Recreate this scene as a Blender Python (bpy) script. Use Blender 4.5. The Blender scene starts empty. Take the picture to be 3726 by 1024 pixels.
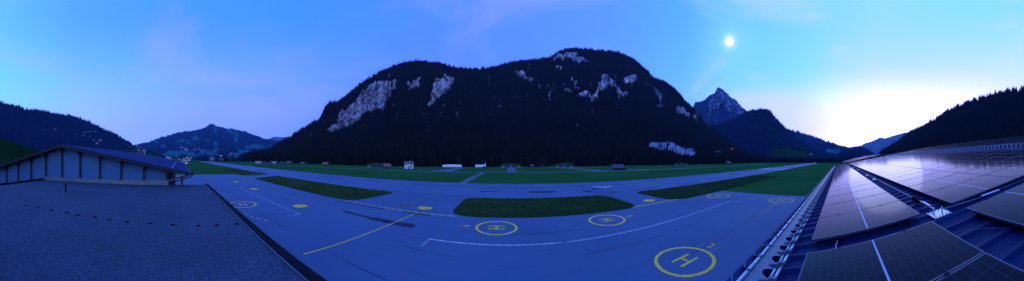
import bpy, bmesh, math, random
import numpy as np
from mathutils import Vector, Matrix
random.seed(7); rng = np.random.default_rng(11)
R = math.radians
C = bpy.context.scene.collection
H0 = 10.0                                   # the camera stands ten metres above the apron

# ------------------------------------------------------------------ materials
def lin(r, g, b):
    f = lambda c: (c/255/12.92 if c <= 10 else ((c/255+.055)/1.055)**2.4)
    return (f(r), f(g), f(b))
def newmat(name):
    m = bpy.data.materials.new(name); m.use_nodes = True
    nt = m.node_tree; b = nt.nodes['Principled BSDF']
    return m, nt, b
def nd(nt, t, **kw):
    n = nt.nodes.new(t)
    for k, v in kw.items():
        if k.startswith('i_'): n.inputs[k[2:]].default_value = v
        else: setattr(n, k, v)
    return n
def mth(nt, op, a, b=None, c=None):
    n = nt.nodes.new('ShaderNodeMath'); n.operation = op
    for i, v in enumerate((a, b, c)):
        if v is None: continue
        if isinstance(v, (int, float)): n.inputs[i].default_value = v
        else: nt.links.new(v, n.inputs[i])
    return n.outputs[0]
def mixc(nt, fac, a, b, mode='MIX'):
    n = nt.nodes.new('ShaderNodeMix'); n.data_type = 'RGBA'; n.blend_type = mode
    for i, v in ((0, fac), (6, a), (7, b)):
        if isinstance(v, (int, float)): n.inputs[i].default_value = v
        elif isinstance(v, tuple): n.inputs[i].default_value = (*v[:3], 1)
        else: nt.links.new(v, n.inputs[i])
    return n.outputs[2]
def noise(nt, scale, detail=4, rough=.55, stretch=None, coord='Object', dim='3D'):
    tc = nt.nodes.new('ShaderNodeTexCoord'); v = tc.outputs[coord]
    if stretch:
        mp = nt.nodes.new('ShaderNodeMapping'); mp.inputs['Scale'].default_value = stretch
        nt.links.new(v, mp.inputs['Vector']); v = mp.outputs[0]
    n = nt.nodes.new('ShaderNodeTexNoise'); n.inputs['Scale'].default_value = scale
    n.inputs['Detail'].default_value = detail; n.inputs['Roughness'].default_value = rough
    nt.links.new(v, n.inputs['Vector'])
    return n.outputs['Fac']
def ramp(nt, fac, stops):
    n = nt.nodes.new('ShaderNodeValToRGB'); e = n.color_ramp.elements
    while len(e) > 1: e.remove(e[-1])
    e[0].position = stops[0][0]; e[0].color = (*stops[0][1], 1)
    for p, c in stops[1:]:
        k = e.new(p); k.color = (*c, 1)
    if not isinstance(fac, (int, float)): nt.links.new(fac, n.inputs[0])
    return n.outputs[0]
def step(nt, fac, a, b):
    n = nt.nodes.new('ShaderNodeMapRange'); n.interpolation_type = 'SMOOTHSTEP'
    n.inputs['From Min'].default_value = a; n.inputs['From Max'].default_value = b
    nt.links.new(fac, n.inputs['Value']); return n.outputs[0]
def bump(nt, b, h, strength, dist):
    n = nt.nodes.new('ShaderNodeBump'); n.inputs['Strength'].default_value = strength
    n.inputs['Distance'].default_value = dist
    nt.links.new(h, n.inputs['Height']); nt.links.new(n.outputs[0], b.inputs['Normal'])
def mat(name, c1, c2=None, scale=3., rough=.8, metal=0., spec=.3, stretch=None, detail=4, bmp=0., bdist=.01, lo=.35, hi=.65):
    m, nt, b = newmat(name)
    b.inputs['Roughness'].default_value = rough; b.inputs['Metallic'].default_value = metal
    b.inputs['Specular IOR Level'].default_value = spec
    if c2 is None: b.inputs['Base Color'].default_value = (*c1, 1)
    else:
        f = noise(nt, scale, detail, stretch=stretch)
        nt.links.new(mixc(nt, step(nt, f, lo, hi), c1, c2), b.inputs['Base Color'])
        if bmp: bump(nt, b, f, bmp, bdist)
    return m
def emit(name, col, strength):
    m, nt, b = newmat(name)
    b.inputs['Base Color'].default_value = (*col, 1)
    b.inputs['Emission Color'].default_value = (*col, 1); b.inputs['Emission Strength'].default_value = strength
    return m
M = {}
def pavement(name, base, dark, joint):
    """weathered asphalt / concrete: broad tonal patches, streaks along the strip, fine grain, tar joints"""
    m, nt, b = newmat(name)
    big = noise(nt, .05, 5, .6); mid = noise(nt, .35, 5, .6, stretch=(.25, 1.6, 1)); fine = noise(nt, 9., 3, .7)
    tone = noise(nt, .012, 3, .5); wear = noise(nt, .09, 6, .7, stretch=(.12, 1., 1)); spot = noise(nt, 1.3, 4, .7)
    c = mixc(nt, step(nt, big, .3, .72), base, dark)
    c = mixc(nt, mth(nt, 'MULTIPLY', step(nt, tone, .40, .62), .55), c, dark)
    c = mixc(nt, mth(nt, 'MULTIPLY', step(nt, wear, .55, .72), .40), c, joint)
    c = mixc(nt, mth(nt, 'MULTIPLY', step(nt, spot, .66, .74), .30), c, joint)
    c = mixc(nt, mth(nt, 'MULTIPLY', step(nt, mid, .52, .75), .35), c, joint)
    c = mixc(nt, mth(nt, 'MULTIPLY', step(nt, fine, .35, .7), .16), c, joint)
    nt.links.new(c, b.inputs['Base Color'])
    b.inputs['Roughness'].default_value = .75; b.inputs['Specular IOR Level'].default_value = .3
    bump(nt, b, fine, .15, .01)
    return m
M['apron'] = pavement('apron_concrete', (.060, .116, .188), (.042, .090, .156), (.024, .052, .092))
M['runway'] = pavement('runway_asphalt', (.078, .138, .21), (.052, .102, .17), (.026, .054, .1))
M['road'] = mat('service_road', (.08, .115, .15), (.06, .09, .125), .3)
M['tar'] = mat('tar_patch', (.006, .010, .024), (.018, .028, .05), .8, rough=.8, lo=.3, hi=.75)
M['tar_soft'] = mat('asphalt_patch', (.045, .072, .112), (.056, .09, .13), .5)
M['yellow'] = mat('yellow_paint', (.84, .56, .03), (.30, .24, .07), 2.2, rough=.75, lo=.42, hi=.82, detail=8)
M['yellow_thin'] = mat('worn_yellow_paint', (.36, .28, .06), (.13, .14, .13), 1.6, rough=.7)
M['white_paint'] = mat('white_paint', (.60, .58, .54), (.26, .29, .33), 1.8, rough=.7)
M['white_worn'] = mat('worn_white_paint', (.30, .32, .35), (.15, .18, .23), 1.5, rough=.7)
M['red_line'] = mat('faded_red_paint', (.16, .09, .14), (.11, .105, .145), 1., rough=.8)
M['black'] = mat('black_paint', (.02, .02, .03), (.04, .04, .05), 3.)
def grass_mat(name, a, b_, c):
    m, nt, b = newmat(name)
    big = noise(nt, .02, 5, .6); mid = noise(nt, .25, 5, .65, stretch=(.35, 1, 1)); fine = noise(nt, 3., 4, .75)
    col = mixc(nt, step(nt, big, .35, .68), a, b_)
    col = mixc(nt, mth(nt, 'MULTIPLY', step(nt, mid, .45, .75), .55), col, c)
    col = mixc(nt, mth(nt, 'MULTIPLY', step(nt, fine, .45, .8), .45), col, (.022, .075, .022))
    nt.links.new(col, b.inputs['Base Color']); b.inputs['Roughness'].default_value = 1.
    b.inputs['Specular IOR Level'].default_value = 0.
    bump(nt, b, fine, .5, .08)
    return m
M['meadow'] = grass_mat('meadow_grass', (.015, .080, .018), (.024, .108, .028), (.019, .060, .019))
M['verge'] = grass_mat('verge_soil', (.012, .046, .011), (.018, .056, .015), (.022, .05, .018))
def blade_mat():
    m, nt, b = newmat('grass_blades')
    at = nd(nt, 'ShaderNodeAttribute', attribute_name='tint')
    nt.links.new(ramp(nt, at.outputs['Fac'], [(0, (.016, .066, .012)), (.5, (.030, .096, .022)), (.85, (.080, .115, .060)), (1, (.18, .18, .16))]), b.inputs['Base Color'])
    b.inputs['Roughness'].default_value = .9; b.inputs['Specular IOR Level'].default_value = .05
    return m
M['blade'] = blade_mat()
def foliage(name, a, b_):
    m, nt, b = newmat(name)
    at = nd(nt, 'ShaderNodeAttribute', attribute_name='tint')
    nt.links.new(ramp(nt, at.outputs['Fac'], [(0, a), (1, b_)]), b.inputs['Base Color'])
    b.inputs['Roughness'].default_value = 1.; b.inputs['Specular IOR Level'].default_value = 0.
    return m
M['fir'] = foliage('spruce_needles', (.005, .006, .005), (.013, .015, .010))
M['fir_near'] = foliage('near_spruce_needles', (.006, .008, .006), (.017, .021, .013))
M['fir_far'] = foliage('haze_tinted_spruce_needles', (.004, .015, .038), (.011, .030, .066))  # the blue of distance haze is mixed into the needle colour
M['bark'] = mat('bark', (.05, .045, .045), (.10, .09, .09), 3., stretch=(4, 4, .6))
M['pale_trunk'] = mat('bare_pale_trunk', (.16, .15, .15), (.1, .09, .1), 3.)
def hill_mat(name, soil, rock, rock2, mead, mead2):
    m, nt, b = newmat(name)
    ar = nd(nt, 'ShaderNodeAttribute', attribute_name='rock'); am = nd(nt, 'ShaderNodeAttribute', attribute_name='meadow')
    f1 = noise(nt, .02, 8, .7, stretch=(1, 1, .45)); f2 = noise(nt, .09, 6, .75, stretch=(1.3, 1.3, .35)); f3 = noise(nt, .012, 5, .6)
    rc = mixc(nt, step(nt, f2, .36, .62), rock2, rock)
    rc = mixc(nt, mth(nt, 'MULTIPLY', step(nt, f1, .5, .66), .75), rc, rock2)
    mc = mixc(nt, step(nt, f3, .38, .62), mead, mead2)
    c = mixc(nt, am.outputs['Fac'], soil, mc)
    rm = mth(nt, 'ADD', ar.outputs['Fac'], mth(nt, 'MULTIPLY', mth(nt, 'SUBTRACT', f2, .5), 1.1))
    c = mixc(nt, step(nt, rm, .42, .56), c, rc)
    asc = nd(nt, 'ShaderNodeAttribute', attribute_name='scree')
    c = mixc(nt, step(nt, asc.outputs['Fac'], .3, .7), c, mixc(nt, step(nt, f2, .3, .7), (.15, .20, .30), (.24, .29, .38)))
    nt.links.new(c, b.inputs['Base Color']); b.inputs['Roughness'].default_value = 1.
    b.inputs['Specular IOR Level'].default_value = 0.
    bump(nt, b, mth(nt, 'ADD', f1, f2), .8, 9.)
    return m
LIME = (.62, .62, .80); LIME2 = (.12, .125, .18)
M['hill'] = hill_mat('forest_slope', (.007, .008, .007), LIME, LIME2, (.008, .034, .010), (.012, .045, .014))
M['hill_far'] = hill_mat('haze_tinted_far_slope', (.010, .048, .105), (.4, .42, .5), (.2, .22, .3), (.014, .128, .135), (.011, .092, .118))  # soil and meadow tones carry the blue of distance haze
M['peak'] = hill_mat('rocky_peak', (.012, .035, .07), (.24, .28, .42), (.03, .06, .12), (.03, .06, .04), (.03, .06, .04))
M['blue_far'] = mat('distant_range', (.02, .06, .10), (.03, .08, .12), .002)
M['gravel'] = None
def gravel():
    m, nt, b = newmat('roof_gravel')
    tc = nd(nt, 'ShaderNodeTexCoord')
    v = nd(nt, 'ShaderNodeTexVoronoi'); v.inputs['Scale'].default_value = 60.; nt.links.new(tc.outputs['Object'], v.inputs['Vector'])
    sp = nd(nt, 'ShaderNodeSeparateColor'); nt.links.new(v.outputs['Color'], sp.inputs[0])
    big = noise(nt, .5, 5, .6)
    c = ramp(nt, sp.outputs[0], [(0, (.012, .024, .042)), (.45, (.028, .052, .084)), (.75, (.052, .088, .132)), (1, (.15, .21, .28))])
    drift = noise(nt, .16, 6, .7)
    c = mixc(nt, mth(nt, 'MULTIPLY', step(nt, big, .35, .7), .35), c, (.022, .032, .048))
    c = mixc(nt, mth(nt, 'MULTIPLY', step(nt, drift, .50, .66), .40), c, (.024, .040, .046))
    nt.links.new(c, b.inputs['Base Color']); b.inputs['Roughness'].default_value = .9; b.inputs['Specular IOR Level'].default_value = .2
    bump(nt, b, v.outputs['Distance'], .9, .02)
    return m
M['gravel'] = gravel()
M['sheet'] = mat('dark_roof_sheet', (.003, .015, .060), (.005, .022, .080), 1.3, rough=.55, metal=.0, spec=.08, stretch=(1, .25, 1))
M['sheet_old'] = mat('fibre_cement_roof', (.010, .032, .10), (.007, .024, .08), .8, rough=.9, spec=.05, stretch=(.3, 1, 1))
M['galv'] = mat('galvanised_steel', (.44, .52, .62), (.28, .35, .45), 12., rough=.38, metal=.75, spec=.5)
M['galv_dull'] = mat('dull_galvanised_steel', (.12, .17, .24), (.08, .12, .18), 9., rough=.5, metal=.6)
M['alu'] = mat('aluminium', (.62, .63, .66), rough=.35, metal=.8)
M['rubber'] = mat('black_rubber', (.003, .004, .006), (.006, .007, .01), 20., rough=.8, spec=.1)
M['pframe'] = mat('panel_frame', (.02, .022, .03), (.03, .032, .045), 8., rough=.35, metal=.5, spec=.5)
M['pedge'] = mat('panel_edge', (.3, .32, .4), rough=.35, metal=.7)
M['cladding'] = mat('painted_wood_cladding', (.27, .28, .35), (.22, .23, .30), 2.5, rough=.7, stretch=(1, .15, 6))
M['timber'] = mat('dark_brown_timber', (.032, .026, .03), (.052, .04, .04), 2., rough=.75, stretch=(6, 6, .5))
M['timber_grey'] = mat('weathered_grey_timber', (.10, .095, .10), (.16, .15, .155), 2., rough=.85, stretch=(.6, 5, 5))
M['barn'] = mat('old_barn_boards', (.09, .085, .09), (.055, .05, .058), 2.5, rough=.9, stretch=(6, 6, .4))
M['barn_dark'] = mat('dark_barn_boards', (.025, .02, .02), (.05, .04, .04), 2., rough=.9, stretch=(6, 6, .4))
M['tile_red'] = mat('red_roof_tiles', (.18, .075, .07), (.24, .10, .09), 1.5, rough=.85)
M['tile_violet'] = mat('violet_brown_tiles', (.10, .07, .085), (.14, .095, .11), 1.5, rough=.85)
M['tile_blue'] = mat('blue_grey_roof', (.03, .045, .075), (.045, .062, .095), 1.5, rough=.7)
M['white_wall'] = mat('white_render', (.80, .80, .80), (.70, .70, .72), 1.2, rough=.9)
M['white_tarp'] = mat('white_tarpaulin', (.86, .86, .86), (.78, .78, .8), .8, rough=.55)
M['dark_glass'] = mat('dark_window', (.02, .022, .03), rough=.15, spec=.6)
M['concrete'] = mat('concrete', (.36, .36, .40), (.27, .27, .31), 1.5, rough=.9)
M['flash'] = mat('pale_metal_flashing', (.22, .27, .33), (.16, .2, .26), 2.5, rough=.5, metal=.3)
M['membrane'] = mat('black_roofing_edge', (.004, .005, .009), (.008, .009, .014), 6., rough=.9, spec=.08)
M['door_blue'] = mat('blue_painted_steel_door', (.018, .026, .06), (.014, .022, .05), .8, rough=.6)
M['brick'] = mat('red_brown_factory_wall', (.18, .09, .10), (.14, .075, .085), .5, rough=.9)
M['cable'] = mat('pale_cable', (.6, .62, .68), rough=.45)
M['teal'] = mat('pale_teal_wall', (.26, .42, .42), (.22, .37, .38), .6)
M['warm'] = emit('lit_window', (1., .7, .42), .55); M['cool'] = emit('cool_glow', (.85, .9, 1.), 1.)
M['lamp'] = emit('lamp_glow', (1., .72, .5), 3.); M['lamp_red'] = emit('red_lamp', (1., .12, .06), 4.)
M['lamp_pink'] = emit('pink_lamp', (1., .6, .8), 2.2); M['lamp_white'] = emit('white_lamp', (.9, .95, 1.), 3.)
def pv():
    m, nt, b = newmat('solar_cells')
    tc = nd(nt, 'ShaderNodeTexCoord'); s = nd(nt, 'ShaderNodeSeparateXYZ'); nt.links.new(tc.outputs['Object'], s.inputs[0])
    def line(o, pitch, half):
        f = mth(nt, 'ABSOLUTE', mth(nt, 'SUBTRACT', mth(nt, 'FRACT', mth(nt, 'ADD', mth(nt, 'DIVIDE', o, pitch), .0)), .5))
        return mth(nt, 'GREATER_THAN', f, .5-half/pitch)
    lx = line(s.outputs[0], .182, .0016); ly = line(s.outputs[1], .0915, .0013)
    mid = mth(nt, 'LESS_THAN', mth(nt, 'ABSOLUTE', s.outputs[1]), .011)
    n = noise(nt, 1.2, 3)
    c = mixc(nt, n, (.002, .002, .008), (.004, .003, .011))
    c = mixc(nt, mth(nt, 'MULTIPLY', mth(nt, 'MAXIMUM', lx, ly), .8), c, (.05, .075, .13))
    c = mixc(nt, mid, c, (.36, .42, .52))
    nt.links.new(c, b.inputs['Base Color']); b.inputs['Roughness'].default_value = .085
    b.inputs['IOR'].default_value = 1.10; b.inputs['Specular IOR Level'].default_value = .5; b.inputs['Specular Tint'].default_value = (.7, .6, 1., 1)
    b.inputs['Specular IOR Level'].default_value = 0.; b.inputs['Roughness'].default_value = .9
    # anti-reflective glass: a faint, blue tinted sheen that only brightens at grazing angles
    wav = noise(nt, .9, 2); gl = nd(nt, 'ShaderNodeBsdfGlossy'); gl.inputs['Color'].default_value = (.76, .76, 1., 1); gl.inputs['Roughness'].default_value = .085
    fr = nd(nt, 'ShaderNodeFresnel'); fr.inputs['IOR'].default_value = 1.16; mx = nd(nt, 'ShaderNodeMixShader')
    bp_ = nd(nt, 'ShaderNodeBump'); bp_.inputs['Strength'].default_value = .02; bp_.inputs['Distance'].default_value = .02; nt.links.new(wav, bp_.inputs['Height'])
    nt.links.new(bp_.outputs[0], gl.inputs['Normal']); nt.links.new(fr.outputs[0], mx.inputs[0]); nt.links.new(b.outputs[0], mx.inputs[1]); nt.links.new(gl.outputs[0], mx.inputs[2])
    nt.links.new(mx.outputs[0], nt.nodes['Material Output'].inputs['Surface'])
    return m
M['pv'] = pv()

# ------------------------------------------------------------------ mesh helpers
class MB:
    def __init__(s): s.v = []; s.f = []
    def add(s, vs, fs):
        o = len(s.v); s.v += [tuple(p) for p in vs]; s.f += [tuple(i+o for i in f) for f in fs]; return s
    def box(s, c, d, rz=0., rx=0.):
        hx, hy, hz = (k/2 for k in d); cz, sz = math.cos(rz), math.sin(rz); cx, sx = math.cos(rx), math.sin(rx)
        vs = []
        for x, y, z in ((-hx,-hy,-hz),(hx,-hy,-hz),(hx,hy,-hz),(-hx,hy,-hz),(-hx,-hy,hz),(hx,-hy,hz),(hx,hy,hz),(-hx,hy,hz)):
            y, z = y*cx-z*sx, y*sx+z*cx
            x, y = x*cz-y*sz, x*sz+y*cz
            vs.append((c[0]+x, c[1]+y, c[2]+z))
        return s.add(vs, [(0,3,2,1),(4,5,6,7),(0,1,5,4),(1,2,6,5),(2,3,7,6),(3,0,4,7)])
    def hexa(s, vs): return s.add(vs, [(0,3,2,1),(4,5,6,7),(0,1,5,4),(1,2,6,5),(2,3,7,6),(3,0,4,7)])
    def tube(s, p, q, r, n=8, r2=None):
        p, q = Vector(p), Vector(q); d = (q-p).normalized(); a = d.orthogonal().normalized(); b = d.cross(a); r2 = r if r2 is None else r2
        vs = [p+(a*math.cos(t)+b*math.sin(t))*r for t in (2*math.pi*i/n for i in range(n))]
        vs += [q+(a*math.cos(t)+b*math.sin(t))*r2 for t in (2*math.pi*i/n for i in range(n))]
        fs = [(i, (i+1) % n, n+(i+1) % n, n+i) for i in range(n)] + [tuple(range(n-1, -1, -1)), tuple(range(n, 2*n))]
        return s.add(vs, fs)
    def bar(s, p, q, w, h):
        """rectangular bar from p to q, h along world z-ish"""
        p, q = Vector(p), Vector(q); d = (q-p).normalized(); a = d.cross(Vector((0,0,1)))
        a = a.normalized() if a.length > 1e-4 else Vector((1,0,0)); b = a.cross(d)
        vs = [e+a*(w/2*i)+b*(h/2*j) for e in (p, q) for i, j in ((-1,-1),(1,-1),(1,1),(-1,1))]
        return s.add(vs, [(0,1,2,3),(7,6,5,4),(0,4,5,1),(1,5,6,2),(2,6,7,3),(3,7,4,0)])
    def prism(s, poly, a, b, axis='z'):
        """extrude a 2D polygon between a and b along the axis"""
        n = len(poly)
        mk = {'z': lambda p, t: (p[0], p[1], t), 'x': lambda p, t: (t, p[0], p[1]), 'y': lambda p, t: (p[0], t, p[1])}[axis]
        vs = [mk(p, a) for p in poly]+[mk(p, b) for p in poly]
        return s.add(vs, [tuple(range(n-1, -1, -1)), tuple(range(n, 2*n))]+[(i, (i+1) % n, n+(i+1) % n, n+i) for i in range(n)])
    def sheet(s, poly, z): return s.add([(x, y, z) for x, y in poly], [tuple(range(len(poly)))])
    def ring(s, cx, cy, r0, r1, z, n=64):
        vs = []; fs = []
        for i in range(n):
            t = 2*math.pi*i/n; vs += [(cx+r0*math.cos(t), cy+r0*math.sin(t), z), (cx+r1*math.cos(t), cy+r1*math.sin(t), z)]
        for i in range(n):
            j = (i+1) % n; fs.append((2*i, 2*i+1, 2*j+1, 2*j))
        return s.add(vs, fs)
    def line(s, p, q, w, z):
        d = Vector((q[0]-p[0], q[1]-p[1])).normalized(); nx, ny = -d.y*w/2, d.x*w/2
        return s.sheet([(p[0]-nx, p[1]-ny), (q[0]-nx, q[1]-ny), (q[0]+nx, q[1]+ny), (p[0]+nx, p[1]+ny)], z)
    def mesh(s, name, m):
        me = bpy.data.meshes.new(name); me.from_pydata(s.v, [], s.f); me.validate()
        bm = bmesh.new(); bm.from_mesh(me); bmesh.ops.recalc_face_normals(bm, faces=bm.faces); bm.to_mesh(me); bm.free()
        if m: me.materials.append(m)
        return me
    def build(s, name, m, parent=None, loc=None, bevel=0., smooth=False):
        o = bpy.data.objects.new(name, s.mesh(name, m)); C.objects.link(o)
        if parent: o.parent = parent
        if loc: o.location = loc
        if bevel:
            b = o.modifiers.new('bevel', 'BEVEL'); b.width = bevel; b.segments = 2; b.limit_method = 'ANGLE'
        if smooth: o.data.polygons.foreach_set('use_smooth', [True]*len(o.data.polygons))
        return o
def flip_up(o):
    me = o.data; bm = bmesh.new(); bm.from_mesh(me)
    for f in bm.faces:
        if f.normal.z < 0: f.normal_flip()
    bm.to_mesh(me); bm.free(); return o
def fast_mesh(name, V, F, m, attrs=None, smooth=False):
    """V: n x 3 floats, F: k x 3 (or k x 4) ints"""
    me = bpy.data.meshes.new(name); n, k = F.shape
    me.vertices.add(len(V)); me.vertices.foreach_set('co', np.asarray(V, np.float32).ravel())
    me.loops.add(n*k); me.loops.foreach_set('vertex_index', np.asarray(F, np.int32).ravel())
    me.polygons.add(n); me.polygons.foreach_set('loop_start', np.arange(0, n*k, k, dtype=np.int32))
    if smooth: me.polygons.foreach_set('use_smooth', np.ones(n, bool))
    for a, val in (attrs or {}).items():
        at = me.attributes.new(a, 'FLOAT', 'POINT'); at.data.foreach_set('value', np.asarray(val, np.float32))
    me.update(calc_edges=True)
    if m: me.materials.append(m)
    o = bpy.data.objects.new(name, me); C.objects.link(o); return o
def tag(o, label, cat, group=None):
    o['label'] = label; o['category'] = cat
    if group: o['group'] = group
    return o
def thing(name, label, cat, loc=(0,0,0), rz=0., group=None, rx=0.):
    o = bpy.data.objects.new(name, None); C.objects.link(o); o.empty_display_size = .3
    o.location = loc; o.rotation_euler = (rx, 0, rz); return tag(o, label, cat, group)
def struct(o, kind='structure'): o['kind'] = kind; return o
def dup(root, loc, rz=None, label=None, group=None, scale=None):
    r = root.copy(); C.objects.link(r); r.location = loc
    if rz is not None: r.rotation_euler[2] = rz
    if scale is not None: r.scale = scale
    if label: r['label'] = label
    if group: r['group'] = group
    for ch in KIDS[root.name]:
        c = ch.copy(); C.objects.link(c); c.parent = r
        for g in KIDS.get(ch.name, ()):
            d = g.copy(); C.objects.link(d); d.parent = c
    return r
KIDS = {}
def kids(root):
    KIDS[root.name] = [o for o in C.objects if o.parent == root]
    for c in KIDS[root.name]:
        g = [o for o in C.objects if o.parent == c]
        if g: KIDS[c.name] = g
    return root
def text(name, s, size, m, loc, rot, parent=None, extrude=.0):
    """lettering as a flat mesh, centred on loc"""
    cu = bpy.data.curves.new(name, 'FONT'); cu.body = s; cu.size = size; cu.align_x = 'CENTER'; cu.align_y = 'CENTER'; cu.extrude = extrude
    t = bpy.data.objects.new(name, cu); C.objects.link(t)
    bpy.context.view_layer.update()
    me = bpy.data.meshes.new_from_object(t.evaluated_get(bpy.context.evaluated_depsgraph_get()))
    bpy.data.objects.remove(t); bpy.data.curves.remove(cu)
    me.materials.clear(); me.materials.append(m)
    o = bpy.data.objects.new(name, me); C.objects.link(o); o.location = loc; o.rotation_euler = rot
    if parent: o.parent = parent
    return o
def hash2(i, j, s): 
    n = (i*374761393 + j*668265263 + s*974711) & 0x7fffffff
    n = ((n ^ (n >> 13))*1274126177) & 0x7fffffff
    return ((n ^ (n >> 16)) & 0xffff)/65535.
def vnoise(x, y, s=0):
    xi = np.floor(x).astype(np.int64); yi = np.floor(y).astype(np.int64); fx = x-xi; fy = y-yi
    fx = fx*fx*(3-2*fx); fy = fy*fy*(3-2*fy)
    a, b, c, d = hash2(xi, yi, s), hash2(xi+1, yi, s), hash2(xi, yi+1, s), hash2(xi+1, yi+1, s)
    return (a*(1-fx)+b*fx)*(1-fy)+(c*(1-fx)+d*fx)*fy
def fbm(x, y, o=4, s=0):
    v = 0; a = .5; t = 0
    for k in range(o): v = v+a*vnoise(x*2**k, y*2**k, s+k*7); t += a; a *= .55
    return v/t
def inside(poly, x, y):
    r = np.zeros(x.shape, bool); n = len(poly)
    for i in range(n):
        (x1, y1), (x2, y2) = poly[i], poly[(i+1) % n]
        if y1 == y2: continue
        r ^= ((y1 > y) != (y2 > y)) & (x < (x2-x1)*(y-y1)/(y2-y1)+x1)
    return r

# ------------------------------------------------------------------ terrain
# skylines surveyed from the field: (bearing in degrees from the runway's perpendicular, 1000 x elevation tangent)
SKY = {
'A': [(-72.51,19.7),(-70.06,33.2),(-65.49,46.7),(-64.35,63.3),(-61.87,90.1),(-59.78,108.3),(-56.41,150.2),(-51.64,197.4),(-50.06,261.3),(-48.79,279.0),(-46.74,278.2),(-44.98,300.5),(-41.17,355.9),(-37.38,400.3),(-34.19,431.0),(-30.71,456.2),(-27.87,469.1),(-24.67,473.2),(-22.13,470.5),(-18.32,460.8),(-14.83,440.9),(-8.79,435.4),(-3.97,446.9),(1.11,472.3),(6.19,481.6),(10.56,491.0),(13.63,523.4),(16.33,537.2),(21.05,532.8),(29.89,517.1),(33.93,486.2),(37.3,433.3),(39.7,392.2),(42.74,374.5),(45.09,345.4),(46.82,310.2),(47.79,286.7),(50.19,250.8),(51.54,221.5),(52.96,186.2),(57.45,118.4),(63.45,72.9),(69.44,40.4),(74.68,16.9),(82.17,1.3),(87.42,-6.5)] ,
'B': [(43.97,209.3),(46.97,229.1),(50.08,250.8),(50.71,271.1),(51.89,276.4),(52.87,279.6),(54.51,305.3),(55.96,314.5),(56.48,336.7),(56.97,342.6),(58.28,331.6),(59.4,314.6),(60.58,294.1),(61.4,288.5),(62.7,262.4),(64.2,237.0),(67.94,197.2),(70.94,164.6)] ,
'C': [(46.97,78.8),(52.96,144.4),(57.45,177.3),(60.45,197.0),(63.2,214.1),(64.35,234.2),(65.99,242.9),(67.94,247.4),(69.93,248.6),(70.91,243.0),(71.89,217.2),(73.19,191.4),(74.83,162.8),(76.33,142.9),(78.43,105.9),(81.43,71.9),(83.04,54.2),(84.68,43.2),(87.94,26.2),(90.04,19.7),(90.56,37.1),(91.54,48.5),(92.89,60.2),(94.53,64.5),(96.18,60.2),(98.13,43.2),(100.3,22.2),(103.15,7.8),(105.4,-2.7)] ,
'D': [(69.44,131.9),(73.93,145.0),(76.18,145.1),(77.46,142.9),(79.78,131.4),(83.04,114.3),(86.29,94.2),(89.59,74.6),(92.21,61.5),(94.16,47.1),(97.16,32.7),(100.9,19.6)] ,
'E': [(91.91,43.2),(95.4,65.4),(97.68,79.8),(99.33,88.9),(101.95,99.9),(104.57,114.1),(106.52,116.3),(107.87,117.6),(109.14,111.0),(112.89,86.1)] ,
'E2': [(96.41,60.2),(99.0,88.9),(100.3,99.9),(101.13,103.8),(101.95,99.9),(103.9,105.9),(105.55,116.9),(107.04,125.4),(108.36,128.4),(109.14,128.0),(112.14,118.8),(115.88,99.0)] ,
'F': [(100.15,19.6),(100.64,22.5),(101.63,43.1),(103.9,68.3),(105.55,82.6),(107.19,108.4),(109.14,134.5),(110.79,151.5),(113.11,168.4),(115.73,194.5),(119.03,234.0),(122.3,262.5),(125.55,285.7),(130.49,310.8),(133.79,331.0),(136.08,339.2),(138.7,339.0),(140.3,353.3),(149.59,378.6),(160.83,377.8)] ,
'G': [(-153.79,276.7),(-138.81,271.9),(-136.52,261.9),(-133.86,252.1),(-131.19,234.9),(-127.37,231.5),(-123.56,215.0),(-120.53,208.4),(-117.46,197.8),(-114.42,174.6),(-111.39,147.9),(-108.32,124.3),(-105.66,98.1),(-103.0,71.1),(-101.35,57.5),(-96.86,35.3),(-90.86,11.7),(-86.37,-2.7)] ,
'H': [(-110.34,32.9),(-105.85,49.8),(-101.88,64.7),(-98.65,76.3),(-95.21,98.0),(-92.92,111.1),(-91.21,117.9),(-90.44,124.5),(-88.54,126.7),(-85.32,134.6),(-83.4,144.4),(-81.87,160.1),(-80.38,162.1),(-79.21,151.1),(-76.93,144.5),(-73.86,134.7),(-71.61,124.7),(-69.14,110.0),(-66.63,93.1),(-64.35,85.3),(-62.47,76.7),(-60.53,69.7),(-54.91,50.3)] ,
'I': [(-71.39,59.0),(-66.89,87.8),(-65.49,93.1),(-64.35,99.7),(-62.85,99.7),(-60.92,99.8),(-56.41,98.6),(-52.66,85.7)] ,
'J': [(-150.04,93.4),(-138.81,90.2),(-136.56,86.2),(-133.86,69.0),(-131.16,51.9),(-128.92,38.7),(-126.82,17.7),(-124.95,-3.3)] ,
}
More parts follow.
